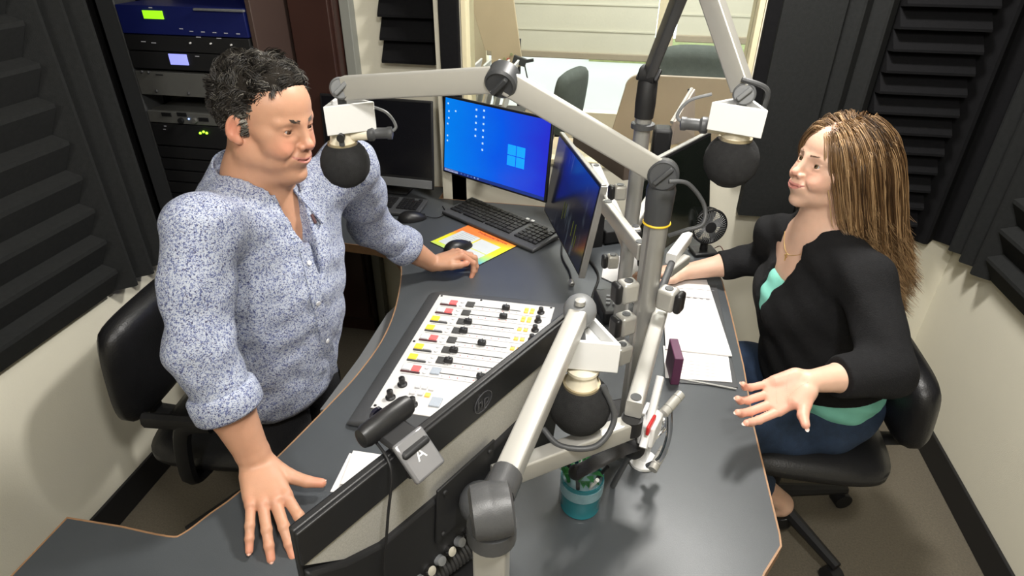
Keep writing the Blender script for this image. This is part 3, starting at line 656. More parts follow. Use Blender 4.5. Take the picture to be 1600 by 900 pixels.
# ---------------------------------------------------------------- audio console
CX0, CX1, CY0, CY1 = -.498, -.150, .985, 1.490
ct = thing('audio_console', 'white-faced broadcast mixing console in a black wedge housing on the desk', 'mixing console', ((CX0+CX1)/2, 1.24, DZ))
sl = 0.02; Rt = Matrix.Rotation(-math.atan(sl), 3, 'Y')
def CP(x, y, h=0): return Vector((x, y, .787+(x-CX0)*sl+h))+Vector((-sl*h, 0, 0))
hp = [(CX0-.048, DZ+.004), (CX0-.034, DZ+.016), (CX0+.006, .786), (CX1, .794), (CX1+.045, .796), (CX1+.060, .785), (CX1+.060, DZ+.004)]
MB().prism(hp, CY1-CY0+.075, M4(frame(X_, Z_, nY), (0, CY1+.030, 0))).build('housing', darkg, ct, bev=.009, seg=3)
facem = mat('white_console_faceplate', (.60, .59, .58), .45, var=.03)
MB().box(CP((CX0+CX1)/2, (CY0+CY1)/2, .0005), (CX1-CX0, CY1-CY0, .003), Rt).build('faceplate', facem, ct, bev=.001)
yelb = mat('yellow_lit_button', (.85, .62, .05), .4, emit=.35, ecol=(.9, .6, .02)); redb = mat('red_lit_button', (.85, .12, .12), .4, emit=.45, ecol=(.9, .10, .10)); offb = mat('unlit_button', (.60, .60, .62), .4); orab = mat('orange_lit_button', (.9, .5, .1), .4, emit=.45, ecol=(.95, .45, .05))
disp = mat('small_grey_display', (.07, .07, .07), .2, var=.3, vscale=300); dispb = mat('pale_blue_display', (.38, .42, .48), .2, var=.15, vscale=300)
def cbtn(x, y, w_, h_, m, nm, z=.005, par=ct): return MB().box(CP(x, y, z/2+.002), (w_, h_, z), Rt).build(nm, m, par, bev=.0012)
kinds = 'rryyryyr'; fpos = [.68, .70, .06, .06, .51, .06, .06, .75]
for i in range(8):
    y = 1.452-i*.0447; k = kinds[i]
    MB().box(CP(-.455+.001, y-.001, .0025), (.054, .027, .003), Rt).build('button_frame', facem, ct, bev=.001)
    MB().box(CP(-.455+.001, y-.0145, .003), (.050, .004, .005), Rt).build('frame_lip', mat('dark_maroon_plastic', (.08, .03, .035), .4) if k == 'r' else darkg, ct)
    cbtn(-.468, y, .022, .020, yelb if k == 'y' else offb, 'off_button'); cbtn(-.443, y, .022, .020, redb if k == 'r' else offb, 'on_button')
    for dy in (.009, -.009): MB().lathe([(.0055, 0), (.005, .003), (0, .0035)], CP(-.418, y+dy, .002), (0, 0, 1), 16).build('small_button', offb, ct)
    MB().box(CP(-.392, y, .0045), (.024, .024, .005), Rt).build('channel_display', disp if i < 7 else dispb, ct, bev=.001)
    MB().box(CP(-.312, y-.003, .0024), (.140, .0022, .0012), Rt).build('fader_slot', rubber, ct)
    fx = -.380+.140*fpos[i]
    MB().box(CP(fx, y-.003, .010), (.022, .013, .014), Rt).build('fader', blackp, ct, bev=.003)
    MB().box(CP(fx, y-.003, .0175), (.003, .014, .002), Rt).build('fader_mark', darkg, ct)
    for a in range(2):
        for b_ in range(2): cbtn(-.226+.017*a, y-.006+.013*b_, .0115, .0095, orab if (i < 2 or b_ == 0) else offb, 'assign_button')
    MB().lathe([(.0105, 0), (.0105, .004), (.0075, .006), (.0065, .018), (0, .019)], CP(-.184, y, .002), (0, 0, 1), 20).build('knob', blackp, ct)
    MB().box(CP(-.32, y-.0225, .0024), (.31, .0008, .0006), Rt).build('strip_line', pinkm, ct)
    for j in range(7): MB().box(CP(-.372+j*.020, y-.013, .0024), (.0025, .0022, .0006), Rt).build('scale_mark', redp if j % 3 else pinkm, ct)
for (x, y) in [(-.455, 1.075), (-.465, 1.025), (-.405, 1.012)]:
    MB().lathe([(.012, 0), (.012, .004), (.008, .007), (.0075, .022), (0, .024)], CP(x, y, .002), (0, 0, 1), 20).build('knob', blackp, ct)
for (x, y, k) in [(-.437, 1.013, 'o'), (-.415, 1.075, 'f'), (-.398, 1.075, 'f'), (-.380, 1.073, 'f'), (-.42, 1.052, 'f'), (-.40, 1.052, 'f'), (-.382, 1.050, 'o'), (-.31, 1.06, 'f'), (-.29, 1.06, 'f')]:
    cbtn(x, y, .013, .012, orab if k == 'o' else offb, 'small_square_button')
for (x, y) in [(-.355, 1.03), (-.31, 1.02)]: MB().box(CP(x, y, .0045), (.026, .030, .005), Rt).build('channel_display', dispb, ct, bev=.001)
for (x, y) in [(CX0+.008, CY1-.006), (CX0+.13, CY1-.006), (CX1-.01, CY1-.006), (CX0+.008, CY0+.008), (CX0+.008, 1.25), (CX1-.01, CY0+.008)]:
    MB().lathe([(.004, 0), (.0035, .0015), (0, .0015)], CP(x, y, .0015), (0, 0, 1), 12).build('screw', blackm, ct)
ct.rotation_euler.z = -.040; ct.location = ct.location+Vector((.004, .0, 0))
# ---------------------------------------------------------------- folded white paper under the front monitor
pp = [P(546, 708, DZ+.002), P(600, 716, DZ+.002), P(560, 770, DZ+.002), P(516, 768, DZ+.002)]
m = MB(); m.prism([(p.x, p.y) for p in pp], .0015, Matrix.Translation((0, 0, DZ+.0005))); m.prism([(pp[0].x+.01, pp[0].y), (pp[1].x+.03, pp[1].y), (pp[1].x+.02, pp[1].y-.07), (pp[0].x+.02, pp[0].y-.09)], .001, Matrix.Translation((0, 0, DZ+.0025)) @ Matrix.Rotation(.01, 4, 'X'))
tag(m.build('paper_sheet', paper), 'folded white paper on the desk by the man\'s right thumb', 'paper')
# ---------------------------------------------------------------- notebook / clipboard of sheets by the woman
nb = thing('clipboard', 'dark clipboard holding a pile of white sheets in front of the woman', 'clipboard', (.28, 1.5, DZ))
q = [P(1030, 445, DZ), P(1119, 445, DZ), P(1153, 607, DZ), P(1050, 598, DZ)]
MB().prism([(p.x, p.y) for p in q], .003, Matrix.Translation((0, 0, DZ+.0005))).build('board', darkg, nb, bev=.001)
MB().box(Vector(((q[2].x+q[3].x)/2, (q[2].y+q[3].y)/2+.004, DZ+.0045)), (.15, .005, .002), Matrix.Rotation(-.11, 3, 'Z')).build('edge_strip', alu, nb)
st = [(1035, 445), (1108, 445), (1144, 556), (1040, 545)]
s2 = [(1036, 540), (1138, 556), (1144, 597), (1040, 590)]
a = [P(x, y, DZ+.006) for x, y in s2]; MB().prism([(p.x, p.y) for p in a], .0014, Matrix.Translation((0, 0, DZ+.0045))).build('lower_sheet', paper, nb)
a = [P(x, y, DZ+.01) for x, y in st]; MB().prism([(p.x, p.y) for p in a], .004, Matrix.Translation((0, 0, DZ+.0065))).build('sheet_pile', paper, nb, bev=.0006)
a = [P(x, y, DZ+.012) for x, y in [(1040, 437), (1104, 437), (1113, 467), (1042, 462)]]; MB().prism([(p.x, p.y) for p in a], .0012, Matrix.Translation((0, 0, DZ+.0112))).build('top_sheet', paper, nb)
for i in range(6):
    p = P(1056+i*10, 462+i*1.0, DZ+.013); MB().box(Vector((p.x, p.y, DZ+.0128)), (.010, .004, .0004)).build('printed_mark', pinkm, nb)
for i in range(5):
    for j in range(3):
        p = P(1062+j*24, 562+i*5+j*3, DZ+.006); MB().box(Vector((p.x, p.y, DZ+.0062)), (.028, .0018, .0004)).build('printed_line', mat('pink_print', (.55, .40, .42), .8), nb)
for i in range(4):
    p = P(1062+i*16, 450+i*1.2, DZ+.013); MB().box(Vector((p.x, p.y, DZ+.0128)), (.022, .0016, .0004)).build('printed_line', pinkm, nb)
# loose sheets behind the pole
m = MB(); a = [P(x, y, DZ+.006) for x, y in [(945, 402), (1000, 395), (1020, 440), (985, 452), (940, 432)]]
m.prism([(p.x, p.y) for p in a], .003, Matrix.Translation((0, 0, DZ+.001)))
ls = tag(m.build('loose_papers', paper), 'loose printed white sheets on the desk behind the silver pole', 'papers')
for i in range(8):
    p = P(952+i*6, 410+i*2, DZ+.005); MB().box(Vector((p.x, p.y, DZ+.0044)), (.012, .0014, .0005), Matrix.Rotation(.9, 3, 'Z')).build('printed_line', pinkm, ls)
# small purple card box standing
q = P(1060, 598, DZ); mgx = mat('plum_card', (.10, .03, .07), .45)
bxo = MB().box(Vector((q.x-.015, q.y+.03, DZ+.042)), (.022, .085, .082), Matrix.Rotation(.12, 3, 'Z')).build('small_box', mgx, bev=.002)
tag(bxo, 'small plum-coloured box standing on the desk left of the clipboard', 'box')
# ---------------------------------------------------------------- desk fan
fb = P(1098, 395, DZ); fn = thing('desk_fan', 'small black round desk fan on the desk corner by the woman', 'fan', (fb.x, fb.y, DZ))
MB().box(fb+Vector((0, 0, .008)), (.085, .07, .014), Matrix.Rotation(.3, 3, 'Z')).build('base', blackp, fn, bev=.006, seg=3)
MB().cyl(fb+Vector((0, 0, .01)), fb+Vector((0, 0, .055)), .014, .012).build('neck', blackp, fn)
hd = Vector((.30, -.92, .12)).normalized(); hc = fb+Vector((0, 0, .105)); s_ = hd.orthogonal().normalized(); s2_ = hd.cross(s_)
fr_ = MB()
for zz_ in (-.017, .017):
    pts = [hc+hd*zz_+(s_*math.cos(q_)+s2_*math.sin(q_))*.058 for q_ in [2*PI*k/36 for k in range(37)]]; fr_.tube(pts, .0028, 8, cap=False)
fr_.tube([hc+(s_*math.cos(q_)+s2_*math.sin(q_))*.0585 for q_ in [2*PI*k/36 for k in range(37)]], .002, 6, cap=False, flat=(1, 9)); fr_.build('rim', blackp, fn)
gr = MB()
for k in range(44):
    q_ = 2*PI*k/44; d_ = s_*math.cos(q_)+s2_*math.sin(q_)
    for sg in (1, -1): gr.tube([hc+d_*.018+hd*sg*.024, hc+d_*.04+hd*sg*.024, hc+d_*.058+hd*sg*.017], .0009, 5)
gr.build('grille', midg, fn)
for sg in (1, -1): MB().lathe([(.021, 0), (.019, .003), (0, .004)], hc+hd*sg*.022, hd*sg, 24).build('hub_cap', blackm, fn)
for k in range(5):
    q_ = 2*PI*k/5; d_ = s_*math.cos(q_)+s2_*math.sin(q_); e_ = hd.cross(d_)
    MB().add([hc+d_*.01-e_*.006+hd*.004, hc+d_*.01+e_*.006-hd*.004, hc+d_*.05+e_*.020-hd*.008, hc+d_*.052-e_*.012+hd*.008]+[q2+hd*.0012 for q2 in [hc+d_*.01-e_*.006+hd*.004, hc+d_*.01+e_*.006-hd*.004, hc+d_*.05+e_*.020-hd*.008, hc+d_*.052-e_*.012+hd*.008]], [(0, 1, 2, 3), (7, 6, 5, 4), (0, 4, 5, 1), (1, 5, 6, 2), (2, 6, 7, 3), (3, 7, 4, 0)]).build('blade', darkg, fn)
MB().tube(bez([fb+Vector((.04, .02, .012)), fb+Vector((.055, .0, .03)), fb+Vector((.07, -.02, .006)), fb+Vector((.05, -.08, .004))], 8), .0015, 8).build('cable', mat('red_brown_cable', (.10, .02, .015), .5), fn)
# ---------------------------------------------------------------- teal cup
cup = P(905, 812, DZ); cx_, cy_ = cup.x-.002, cup.y+.035
ctm = mat('teal_glaze', (.02, .17, .21), .25, var=.1, coat=.4); ctl = mat('pale_blue_band', (.20, .33, .38), .4, var=.3, vscale=60)
cu_ = thing('cup', 'teal cup holding green-stemmed pens on the desk under the silver arm', 'cup', (cx_, cy_, DZ))
MB().lathe([(.001, 0), (.036, 0), (.038, .004), (.0365, .010), (.039, .03), (.040, .06), (.0415, .085), (.0385, .085), (.037, .06), (.035, .012), (.001, .010)], (cx_, cy_, DZ), (0, 0, 1), 40).build('vessel', ctm, cu_)
MB().lathe([(.0405, .052), (.0418, .052), (.0422, .076), (.0410, .076)], (cx_, cy_, DZ), (0, 0, 1), 40).build('pale_band', ctl, cu_)
random.seed(4)
grnm = mat('green_leaf_plastic', (.02, .16, .04), .4); 
for i in range(7):
    a_ = i*2*PI/7; d_ = Vector((math.cos(a_), math.sin(a_), 0)); b0_ = Vector((cx_, cy_, DZ+.012)); 
    t = MB().tube([b0_+d_*.015, b0_+d_*.030+Vector((0, 0, .075)), b0_+d_*.045+Vector((0, 0, .105+.01*(i % 3)))], .0038, 8).build('pen', [blackp, grnm, whitep, blackp, grnm, darkg, whitep][i])
    tag(t, ['black pen at the back of the teal cup', 'green pen leaning right in the teal cup', 'white pen standing in the teal cup', 'black pen leaning left in the teal cup', 'green pen leaning left in the teal cup', 'dark grey pen at the front of the teal cup', 'white pen at the front right of the teal cup'][i], 'pen', 'pens in the teal cup')
lf = MB()
for i in range(14):
    a_ = random.random()*6.28; d_ = Vector((math.cos(a_), math.sin(a_), 0)); p_ = Vector((cx_, cy_, DZ+.085+random.random()*.02))+d_*.018; s__ = d_.cross(Vector((0, 0, 1)))
    lf.add([p_, p_+d_*.012+s__*.007+Vector((0, 0, .012)), p_+d_*.028+Vector((0, 0, .012)), p_+d_*.012-s__*.007+Vector((0, 0, .012)), p_+d_*.012+Vector((0, 0, .008))], [(0, 1, 4), (1, 2, 4), (2, 3, 4), (3, 0, 4)])
lf.build('green_leaves', grnm, cu_)
# ================================================================ POLES, ARMS, MICROPHONES
knob_m = mat('dark_knuckle_plastic', (.045, .047, .05), .42, bump=.1, bscale=900)
def bar(mb, a, b, w=.022, h=.038, up=(0, 0, 1), r=.0035):
    a = Vector(a); b = Vector(b); t = (b-a).normalized(); s_ = t.cross(Vector(up)).normalized(); u_ = s_.cross(t)
    poly = []
    for (cx, cy) in [(1, 1), (-1, 1), (-1, -1), (1, -1)]:
        for k in range(4):
            q_ = math.atan2(cy, cx)-PI/4+k*(PI/2)/3; poly.append((cx*(w/2-r)+r*math.cos(q_), cy*(h/2-r)+r*math.sin(q_)))
    mb.prism(poly, (b-a).length, M4(frame(-s_, u_, t), a)); return mb
def knuckle(name, c, axis, r, l, m, parent):
    ax = Vector(axis).normalized(); c = Vector(c)
    k = MB().lathe([(r*.8, -l/2-.001), (r, -l/2+.003), (r, l/2-.003), (r*.85, l/2+.001), (r*.85, l/2-.001)], c, ax, 32).build(name, m, parent)
    MB().box(c+ax*(l/2+.003), (r*1.5, .008, .008), frame(ax.orthogonal().normalized(), ax.cross(ax.orthogonal().normalized()), ax)).build('knob_grip', m, k, bev=.002)
    MB().box(c-ax*(l/2+.003), (r*1.5, .008, .008), frame(ax.orthogonal().normalized(), ax.cross(ax.orthogonal().normalized()), ax)).build('knob_grip', m, k, bev=.002)
    return k
def boom(label, pts, wh, mats, kr, end_r=.017, name='boom_arm', ups=None):
    """pts: pivot, (elbow...), end; pts[0] sits on the pole"""
    pts = [Vector(p) for p in pts]; t = thing(name, label, 'microphone arm', pts[0])
    for i in range(len(pts)-1):
        a, b = pts[i], pts[i+1]; d_ = (b-a).normalized()
        bar(MB(), a+d_*.012, b-d_*.010, *(wh if not isinstance(wh, list) else wh[i])).build('arm_segment', mats[i] if isinstance(mats, list) else mats, t)
    for i, p in enumerate(pts[1:-1]):
        ax = (pts[i+1]-pts[i]).cross(pts[i+2]-pts[i+1]); ax = Vector((ax.x, ax.y, ax.z)).normalized()
        if ax.y > 0: ax = -ax
        knuckle('elbow_joint', p, ax, kr, .032, knob_m, t)
    global LASTBOOM; LASTBOOM = t
    return t, pts
def mic(label_m, label_f, c_ball, yaw, base_d, r=.046, off=None, lab_cat='microphone', fr=.0):
    """foam ball c_ball, flag box above, hanging from point base_d"""
    c = Vector(c_ball); t = thing('studio_microphone', label_m, lab_cat, c)
    up_ = Vector((0, 0, 1)); fx_ = Vector((math.cos(yaw), math.sin(yaw), 0)); fy_ = Vector((-math.sin(yaw), math.cos(yaw), 0))
    fo = MB(); fo.lathe([(.001, -r*.96), (r*.40, -r*.90), (r*.72, -r*.68), (r*.93, -r*.36), (r, 0), (r*.97, r*.30), (r*.86, r*.58), (r*.68, r*.80), (r*.52, r*.88), (.001, r*.88)], c, up_, 40)
    o = fo.build('foam_windscreen', mat('grey_mic_foam', (.035, .035, .036), .95, var=.3, vscale=120, bump=.9, bscale=1300, spec=.2), t)
    MB().lathe([(.026, r*.74), (.026, r*.86), (.022, r*1.0), (.020, r*1.35), (.0235, r*1.40), (.0235, r*1.50), (.012, r*1.62)], c, up_, 32).build('mic_body', cream, t)
    MB().lathe([(.0275, r*.84), (.0275, r*.93), (.0235, r*.93), (.0235, r*.84)], c, up_, 32).build('collar_ring', mat('brass_ring', (.45, .38, .25), .35, .6), t)
    # yoke and side connector
    y0 = c+up_*r*1.25
    MB().cyl(y0+fx_*.018, y0+fx_*.048, .013, .012).build('yoke_stem', cream, t)
    MB().tube([c+up_*r*.95+fx_*.004-fy_*.026, c+up_*r*1.35+fx_*.004-fy_*.028, c+up_*r*1.66], .005, 10).build('yoke_bracket', darkg, t)
    MB().cyl(c+up_*r*1.28-fy_*.022+fx_*.004, c+up_*r*1.28-fy_*.034+fx_*.004, .007).build('yoke_screw', blackp, t)
    MB().lathe([(.011, 0), (.014, .004), (.014, .012), (.010, .016), (.010, .036), (.0115, .038), (.0115, .046), (.004, .048)], y0+fx_*.046, fx_, 24).build('cable_plug', darkg, t)
    cbp = [y0+fx_*.086, y0+fx_*.10+up_*.012, y0+fx_*.085+up_*.038, y0+fx_*.05+up_*.052]
    MB().tube(bez(cbp, 8), .0028, 8).build('cable', midg, t)
    return t
def mic_flag(label, c, yaw, s=.088, h=.056, roll=0.0):
    c = Vector(c); R = Matrix.Rotation(yaw, 3, 'Z') @ Matrix.Rotation(roll, 3, 'Y'); th = .004
    tri = lambda k: [Vector((k*s*.5*math.cos(a)*1.155, k*s*.5*math.sin(a)*1.155, 0)) for a in (-PI/2-PI/3, -PI/2+PI/3, PI/2)]
    o, i_ = tri(1), tri(.80); m = MB(); vs = []
    for z in (-h/2, h/2): vs += [c+R @ (p+Vector((0, 0, z))) for p in o]+[c+R @ (p+Vector((0, 0, z))) for p in i_]
    fs = []
    for k in range(3):
        j = (k+1) % 3; fs += [(k, j, 6+j, 6+k), (3+j, 3+k, 9+k, 9+j), (6+k, 6+j, 9+j, 9+k), (j, k, 3+k, 3+j)]
    m.add(vs, fs)
    pl = [c+R @ (p*.98+Vector((0, 0, .002))) for p in i_]; m.add(pl+[p+Vector((0, 0, .003)) for p in pl], [(0, 1, 2), (5, 4, 3), (0, 3, 4, 1), (1, 4, 5, 2), (2, 5, 3, 0)])
    return tag(m.build('microphone_flag', mat('white_flag_plastic', (.72, .72, .71), .45, var=.02), bev=.0015), label, 'microphone flag')
def clampblock(c, d, parent, s=.034, mcap=blackp):
    """white block with a dark bolt on top, dark cap facing d"""
    c = Vector(c); d = Vector(d).normalized(); R = frame(d, Vector((0, 0, 1)).cross(d), (0, 0, 1))
    o = MB().box(c, (s, s*.9, s*1.25), R).build('clamp_block', aluw, parent, bev=.006, seg=3)
    MB().lathe([(.008, 0), (.008, .0015), (0, .001)], c+Vector((0, 0, s*.625)), (0, 0, 1), 20).build('bolt', darkg, o)
    MB().box(c+d*(s*.5+.006), (.014, s*.82, s*1.2), R).build('end_cap', mcap, o, bev=.006, seg=3)
    return o
# --- main pole
B1 = Vector((.078, 1.01, 0)); PR = .021
pt = thing('support_pole', 'thick silver monitor pole with black head and yellow ring in the middle of the desk', 'pole', (B1.x, B1.y, DZ))
pm = MB(); n_ = 28; prof = []
for k in range(n_):
    q_ = 2*PI*k/n_; rr = PR*(.80 if k in (6, 20) else (.88 if k in (5, 7, 19, 21) else 1)); prof.append((rr*math.cos(q_+2.4), rr*math.sin(q_+2.4)))
pm.prism(prof, 1.30-DZ-.0, Matrix.Translation((B1.x, B1.y, DZ))); pm.build('pole_tube', alu, pt, ang=30)
MB().lathe([(.05, 0), (.05, .01), (.03, .016), (.026, .03)], (B1.x, B1.y, DZ), (0, 0, 1), 32).build('pole_base', darkg, pt)
MB().lathe([(PR+.003, 0), (PR+.004, .002), (PR+.003, .004)], (B1.x, B1.y, 1.300), (0, 0, 1), 32).build('yellow_ring', mat('yellow_plastic', (.75, .50, .03), .4), pt)
MB().lathe([(PR+.002, 0), (PR+.003, .03), (PR+.004, .06), (PR, .075)], (B1.x, B1.y, 1.304), (0, 0, 1), 32).build('pole_head', knob_m, pt)
K1 = Vector((B1.x, B1.y, 1.39))
kn = knuckle('head_knuckle', K1, (K1-CAM).normalized()*-1+Vector((0, 0, -.15)), .026, .040, knob_m, pt)
# --- left microphone arm
E1 = PD(785, 124, 1.02); H1 = PD(532, 138, 1.17)
boom('long silver jointed microphone arm reaching from the yellow-ringed pole to the man', [K1, E1, H1], (.020, .040), [aluw, aluw], .026)
lt = LASTBOOM
knuckle('end_joint', H1, (H1-CAM)*-1, .019, .030, midg, lt)
mic('round grey foam-covered microphone hanging beside the man', '', PD(540, 256, 1.22), .25, None)
mic_flag('white three-sided microphone flag above the man\'s microphone', PD(543, 180, 1.195)+Vector((0, .0, 0)), .62, .090, .052, .0)
MB().cyl(H1-Vector((0, 0, .01)), PD(541, 215, 1.215), .008).build('drop_stem', darkg, lt)
cb1 = bez([PD(1045, 284, 1.02), PD(1075, 287, 1.03), PD(1100, 320, 1.05), PD(1098, 350, 1.05), PD(1070, 360, 1.05), PD(1045, 368, 1.06)], 10)
MB().tube(cb1, .0035, 10).build('cable', darkg, lt)
# --- second pole, behind
B2 = Vector((.047, 1.37, 0)); p2 = thing('support_pole', 'thinner silver pole with black sleeve standing nearer the window', 'pole', (B2.x, B2.y, DZ))
MB().cyl((B2.x, B2.y, DZ), (B2.x, B2.y, 1.40), .018).build('pole_tube', mat('dull_aluminium', (.33, .33, .32), .4, .5), p2)
MB().lathe([(.045, 0), (.045, .01), (.022, .02)], (B2.x, B2.y, DZ), (0, 0, 1), 28).build('pole_base', darkg, p2)
MB().lathe([(.0205, 0), (.022, .03), (.021, .075), (.017, .08)], (B2.x, B2.y, 1.385), (0, 0, 1), 28).build('black_sleeve', blackm, p2)
MB().lathe([(.0215, 0), (.026, .002), (.026, .012), (.0215, .014)], (B2.x, B2.y, 1.36), (0, 0, 1), 28).build('stop_collar', darkg, p2)
K2 = Vector((B2.x, B2.y, 1.475))
k2 = knuckle('head_knuckle', K2, (.9, -.4, 0), .020, .034, blackm, p2)
E2 = PD(1088, -72, 1.14); H2 = PD(1163, 147, 1.10)
boom('dark jointed microphone arm rising out of the picture and down to the woman\'s microphone', [K2, E2, H2], (.020, .034), [darkg, aluw], .024)
lt = LASTBOOM
knuckle('end_joint', H2, (H2-CAM)*-1, .018, .030, midg, lt)
MB().tube(bez([H2+Vector((-.01, -.01, .025)), H2+Vector((.03, -.01, .012)), H2+Vector((.035, -.0, -.02)), H2+Vector((.03, 0, -.045))], 8), .004, 8).build('cable', darkg, lt)
MB().cyl(H2-Vector((0, 0, .01)), PD(1142, 215, 1.14), .008).build('drop_stem', darkg, lt)
mic('round dark foam-covered microphone hanging in front of the woman', '', PD(1142, 252, 1.14), PI-.1, None)
mic_flag('white three-sided microphone flag above the woman\'s microphone', PD(1155, 182, 1.11), -.30, .088, .046, .03)
for z_, px in ((1.30, 0), (1.20, 1), (1.12, 2)):
    clampblock((B2.x-.035 if px != 1 else B2.x+.01, B2.y-.03, z_-.08), (-1, -.3, 0) if px != 1 else (.2, -1, 0), p2, .028)
# monitor arms off the second pole
def swivel_arm(label, pts, w=.026, h=.030, m=aluw):
    pts = [Vector(p) for p in pts]; t = thing('support_bracket', label, 'bracket', pts[0])
    for i in range(len(pts)-1):
        d_ = (pts[i+1]-pts[i]).normalized(); bar(MB(), pts[i], pts[i+1], w, h).build('arm_segment', m, t)
        for q_ in (pts[i]+d_*.012, pts[i+1]-d_*.012): MB().lathe([(.0085, 0), (.0085, .0012), (0, .001)], q_+Vector((0, 0, h/2)), (0, 0, 1), 18).build('bolt', darkg, t)
    for q_ in pts[1:-1]: MB().cyl(q_-Vector((0, 0, h/2+.022)), q_-Vector((0, 0, h/2)), .016).build('hinge_cap', blackp, t)
    return t
q0 = Vector((B2.x, B2.y, 1.07)); qa = P(925, 258, 1.07); qb = navy_c-navy_n*.03+Vector((0, 0, .03))
swivel_arm('pair of short silver bars holding the navy monitor to the rear pole', [q0+Vector((0, 0, 0)), P(930, 262, 1.10), Vector((qb.x, qb.y, 1.07))], .030, .026)
swivel_arm('short silver bar from the rear pole to the woman\'s dark monitor', [q0+Vector((0, 0, .04)), Vector((wom_c.x, wom_c.y, 1.11))-wom_n*.04], .024, .026)
# arm from the main pole to the rear
z_ = 1.235; a = P(950, 325, z_); b = P(1000, 362, z_)
swivel_arm('short silver bar running from the yellow-ringed pole back towards the navy monitor', [Vector((B1.x-.018, B1.y+.01, z_)), a+(a-b).normalized()*.01], .018, .032)
# clamps on main pole
for (px, py, zz, d_) in [(1000, 428, 1.17, (-1, -.6, 0)), (1041, 437, 1.16, (1, -.5, 0)), (985, 492, 1.10, (-.9, -.7, 0)), (978, 540, 1.03, (-.9, -.7, 0))]:
    dv = Vector(d_).normalized(); clampblock(Vector((B1.x, B1.y, zz))+dv*.042, dv, pt, .034)
# --- arm to the front monitor: two silver bars with a hinge
zA = 1.08
C0 = P(1046, 425, zA+.03); C1 = P(990, 640, zA+.03); Bq = P(1008, 655, zA); Bz = P(795, 806, zA)
at = swivel_arm('long flat silver two-part arm holding the foreground monitor', [Vector((B1.x+.035, B1.y+.03, zA+.03)), C1], .026, .030)
d_ = (C1-C0).normalized()
MB().cyl(C1+Vector((0, 0, -.045)), C1+Vector((0, 0, -.016)), .017).build('hinge_cap', blackp, at)
bar(MB(), C1+Vector((0, 0, -.035)), Vector((vc.x, vc.y, C1.z-.035))+(C1-vc).normalized()*.045, .026, .034).build('arm_segment', aluw, at)
e_ = Vector((vc.x, vc.y, C1.z-.035))
MB().ball(vc-nn*.028, .030, 20).build('ball_joint', darkg, at)
MB().tube([vc-nn*.03, e_+(C1-vc).normalized()*.05], .014, 12).build('tilt_neck', darkg, at)
# --- third microphone arm in the foreground
KE = PD(768, 797, .66); KA = PD(905, 490, .86)
low = Vector((KE.x, KE.y-.02, DZ-.012))
t3, pp3 = boom('foreground silver microphone arm with a big grey elbow below the picture centre', [low, KE, KA], [(.035, .032), (.026, .028)], [aluw, aluw], .001)
for o in list(t3.children):
    if o.name.startswith('elbow_joint'):
        for c_ in list(o.children): bpy.data.objects.remove(c_)
        bpy.data.objects.remove(o)
MB().lathe([(.05, 0), (.05, .010), (.030, .016), (.026, .035)], (low.x, low.y, DZ), (0, 0, 1), 32).build('pole_base', darkg, t3)
ax = Vector((1, .35, .05)).normalized()
k3 = MB().lathe([(.020, -.022), (.027, -.019), (.029, -.002), (.0285, 0), (.029, .002), (.027, .019), (.020, .022)], KE, ax, 36).build('elbow_joint', mat('grey_elbow_plastic', (.055, .056, .058), .38, bump=.1, bscale=900), t3)
dA = (KA-KE).normalized()
MB().tube([KE+dA*.02, KE+dA*.045], .0215, 16, flat=(1, .8)).build('elbow_collar', MATS['grey_elbow_plastic'], t3)
MB().tube([KE+Vector((0, 0, -.02)), KE+Vector((0, -.001, -.040))], .0260, 24, flat=(1, 1)).build('elbow_collar', MATS['grey_elbow_plastic'], t3)
MB().ball(KA+Vector((-.0, .015, -.005)), (.024, .028, .024), 20).build('end_joint', midg, t3)
MB().lathe([(.008, 0), (.007, .006), (0, .007)], KA+Vector((0, 0, .016)), (0, 0, 1), 16).build('bolt', alu, t3)
MB().cyl(KA-Vector((0, 0, .01)), PD(912, 590, .93), .008).build('drop_stem', darkg, t3)
m3 = PD(906, 632, .94)
mic('dark foam-covered microphone hanging under the foreground arm above the teal cup', '', m3, 2.2, None, r=.047)
mic_flag('white three-sided microphone flag under the foreground arm', PD(918, 540, .885), .05, .090, .050, .0)
lp = [m3+Vector((.030, -.01, .05)), m3+Vector((.052, -.02, .0)), m3+Vector((.03, -.045, -.035)), m3+Vector((-.02, -.05, -.04)), m3+Vector((-.05, -.03, -.03))]
tag(MB().tube(bez(lp, 10), .0045, 10).build('microphone_cable', darkg), 'dark grey cable looping round the foreground microphone', 'cable')
# --- white bracket with red tab and chrome rod
wb = thing('desk_clamp', 'white desk clamp with a red tab and chrome rollers beside the foreground arm', 'clamp', P(1010, 700, DZ))
q = P(1010, 690, .84)
d_ = (P(1042, 585, .95)-P(1008, 690, .90)).normalized()
a = P(1032, 590, 1.02); b = P(1005, 700, .93)
bar(MB(), a, b, .014, .035).build('upright_bar', whitep, wb)
MB().box(P(1016, 668, .95), (.030, .055, .05), Matrix.Rotation(-.35, 3, 'Z')).build('body', whitep, wb, bev=.004)
MB().box(P(1017, 664, .975), (.006, .040, .020), Matrix.Rotation(-.35, 3, 'Z')).build('red_tab', redp, wb, bev=.002)
a = P(1008, 700, .80); MB().lathe([(.030, 0), (.030, .006), (.024, .010), (.001, .010)], Vector((a.x, a.y, DZ)), (0, 0, 1), 32).build('foot_plate', whitep, wb)
MB().box(Vector((a.x-.002, a.y+.01, DZ+.075)), (.026, .04, .13), Matrix.Rotation(-.3, 3, 'Z')).build('column', whitep, wb, bev=.003)
MB().tube(bez([P(1012, 728, .80), P(1032, 715, .84), P(1045, 680, .90), P(1046, 640, .97)], 8), .006, 10).build('curved_rod', chrome, wb)
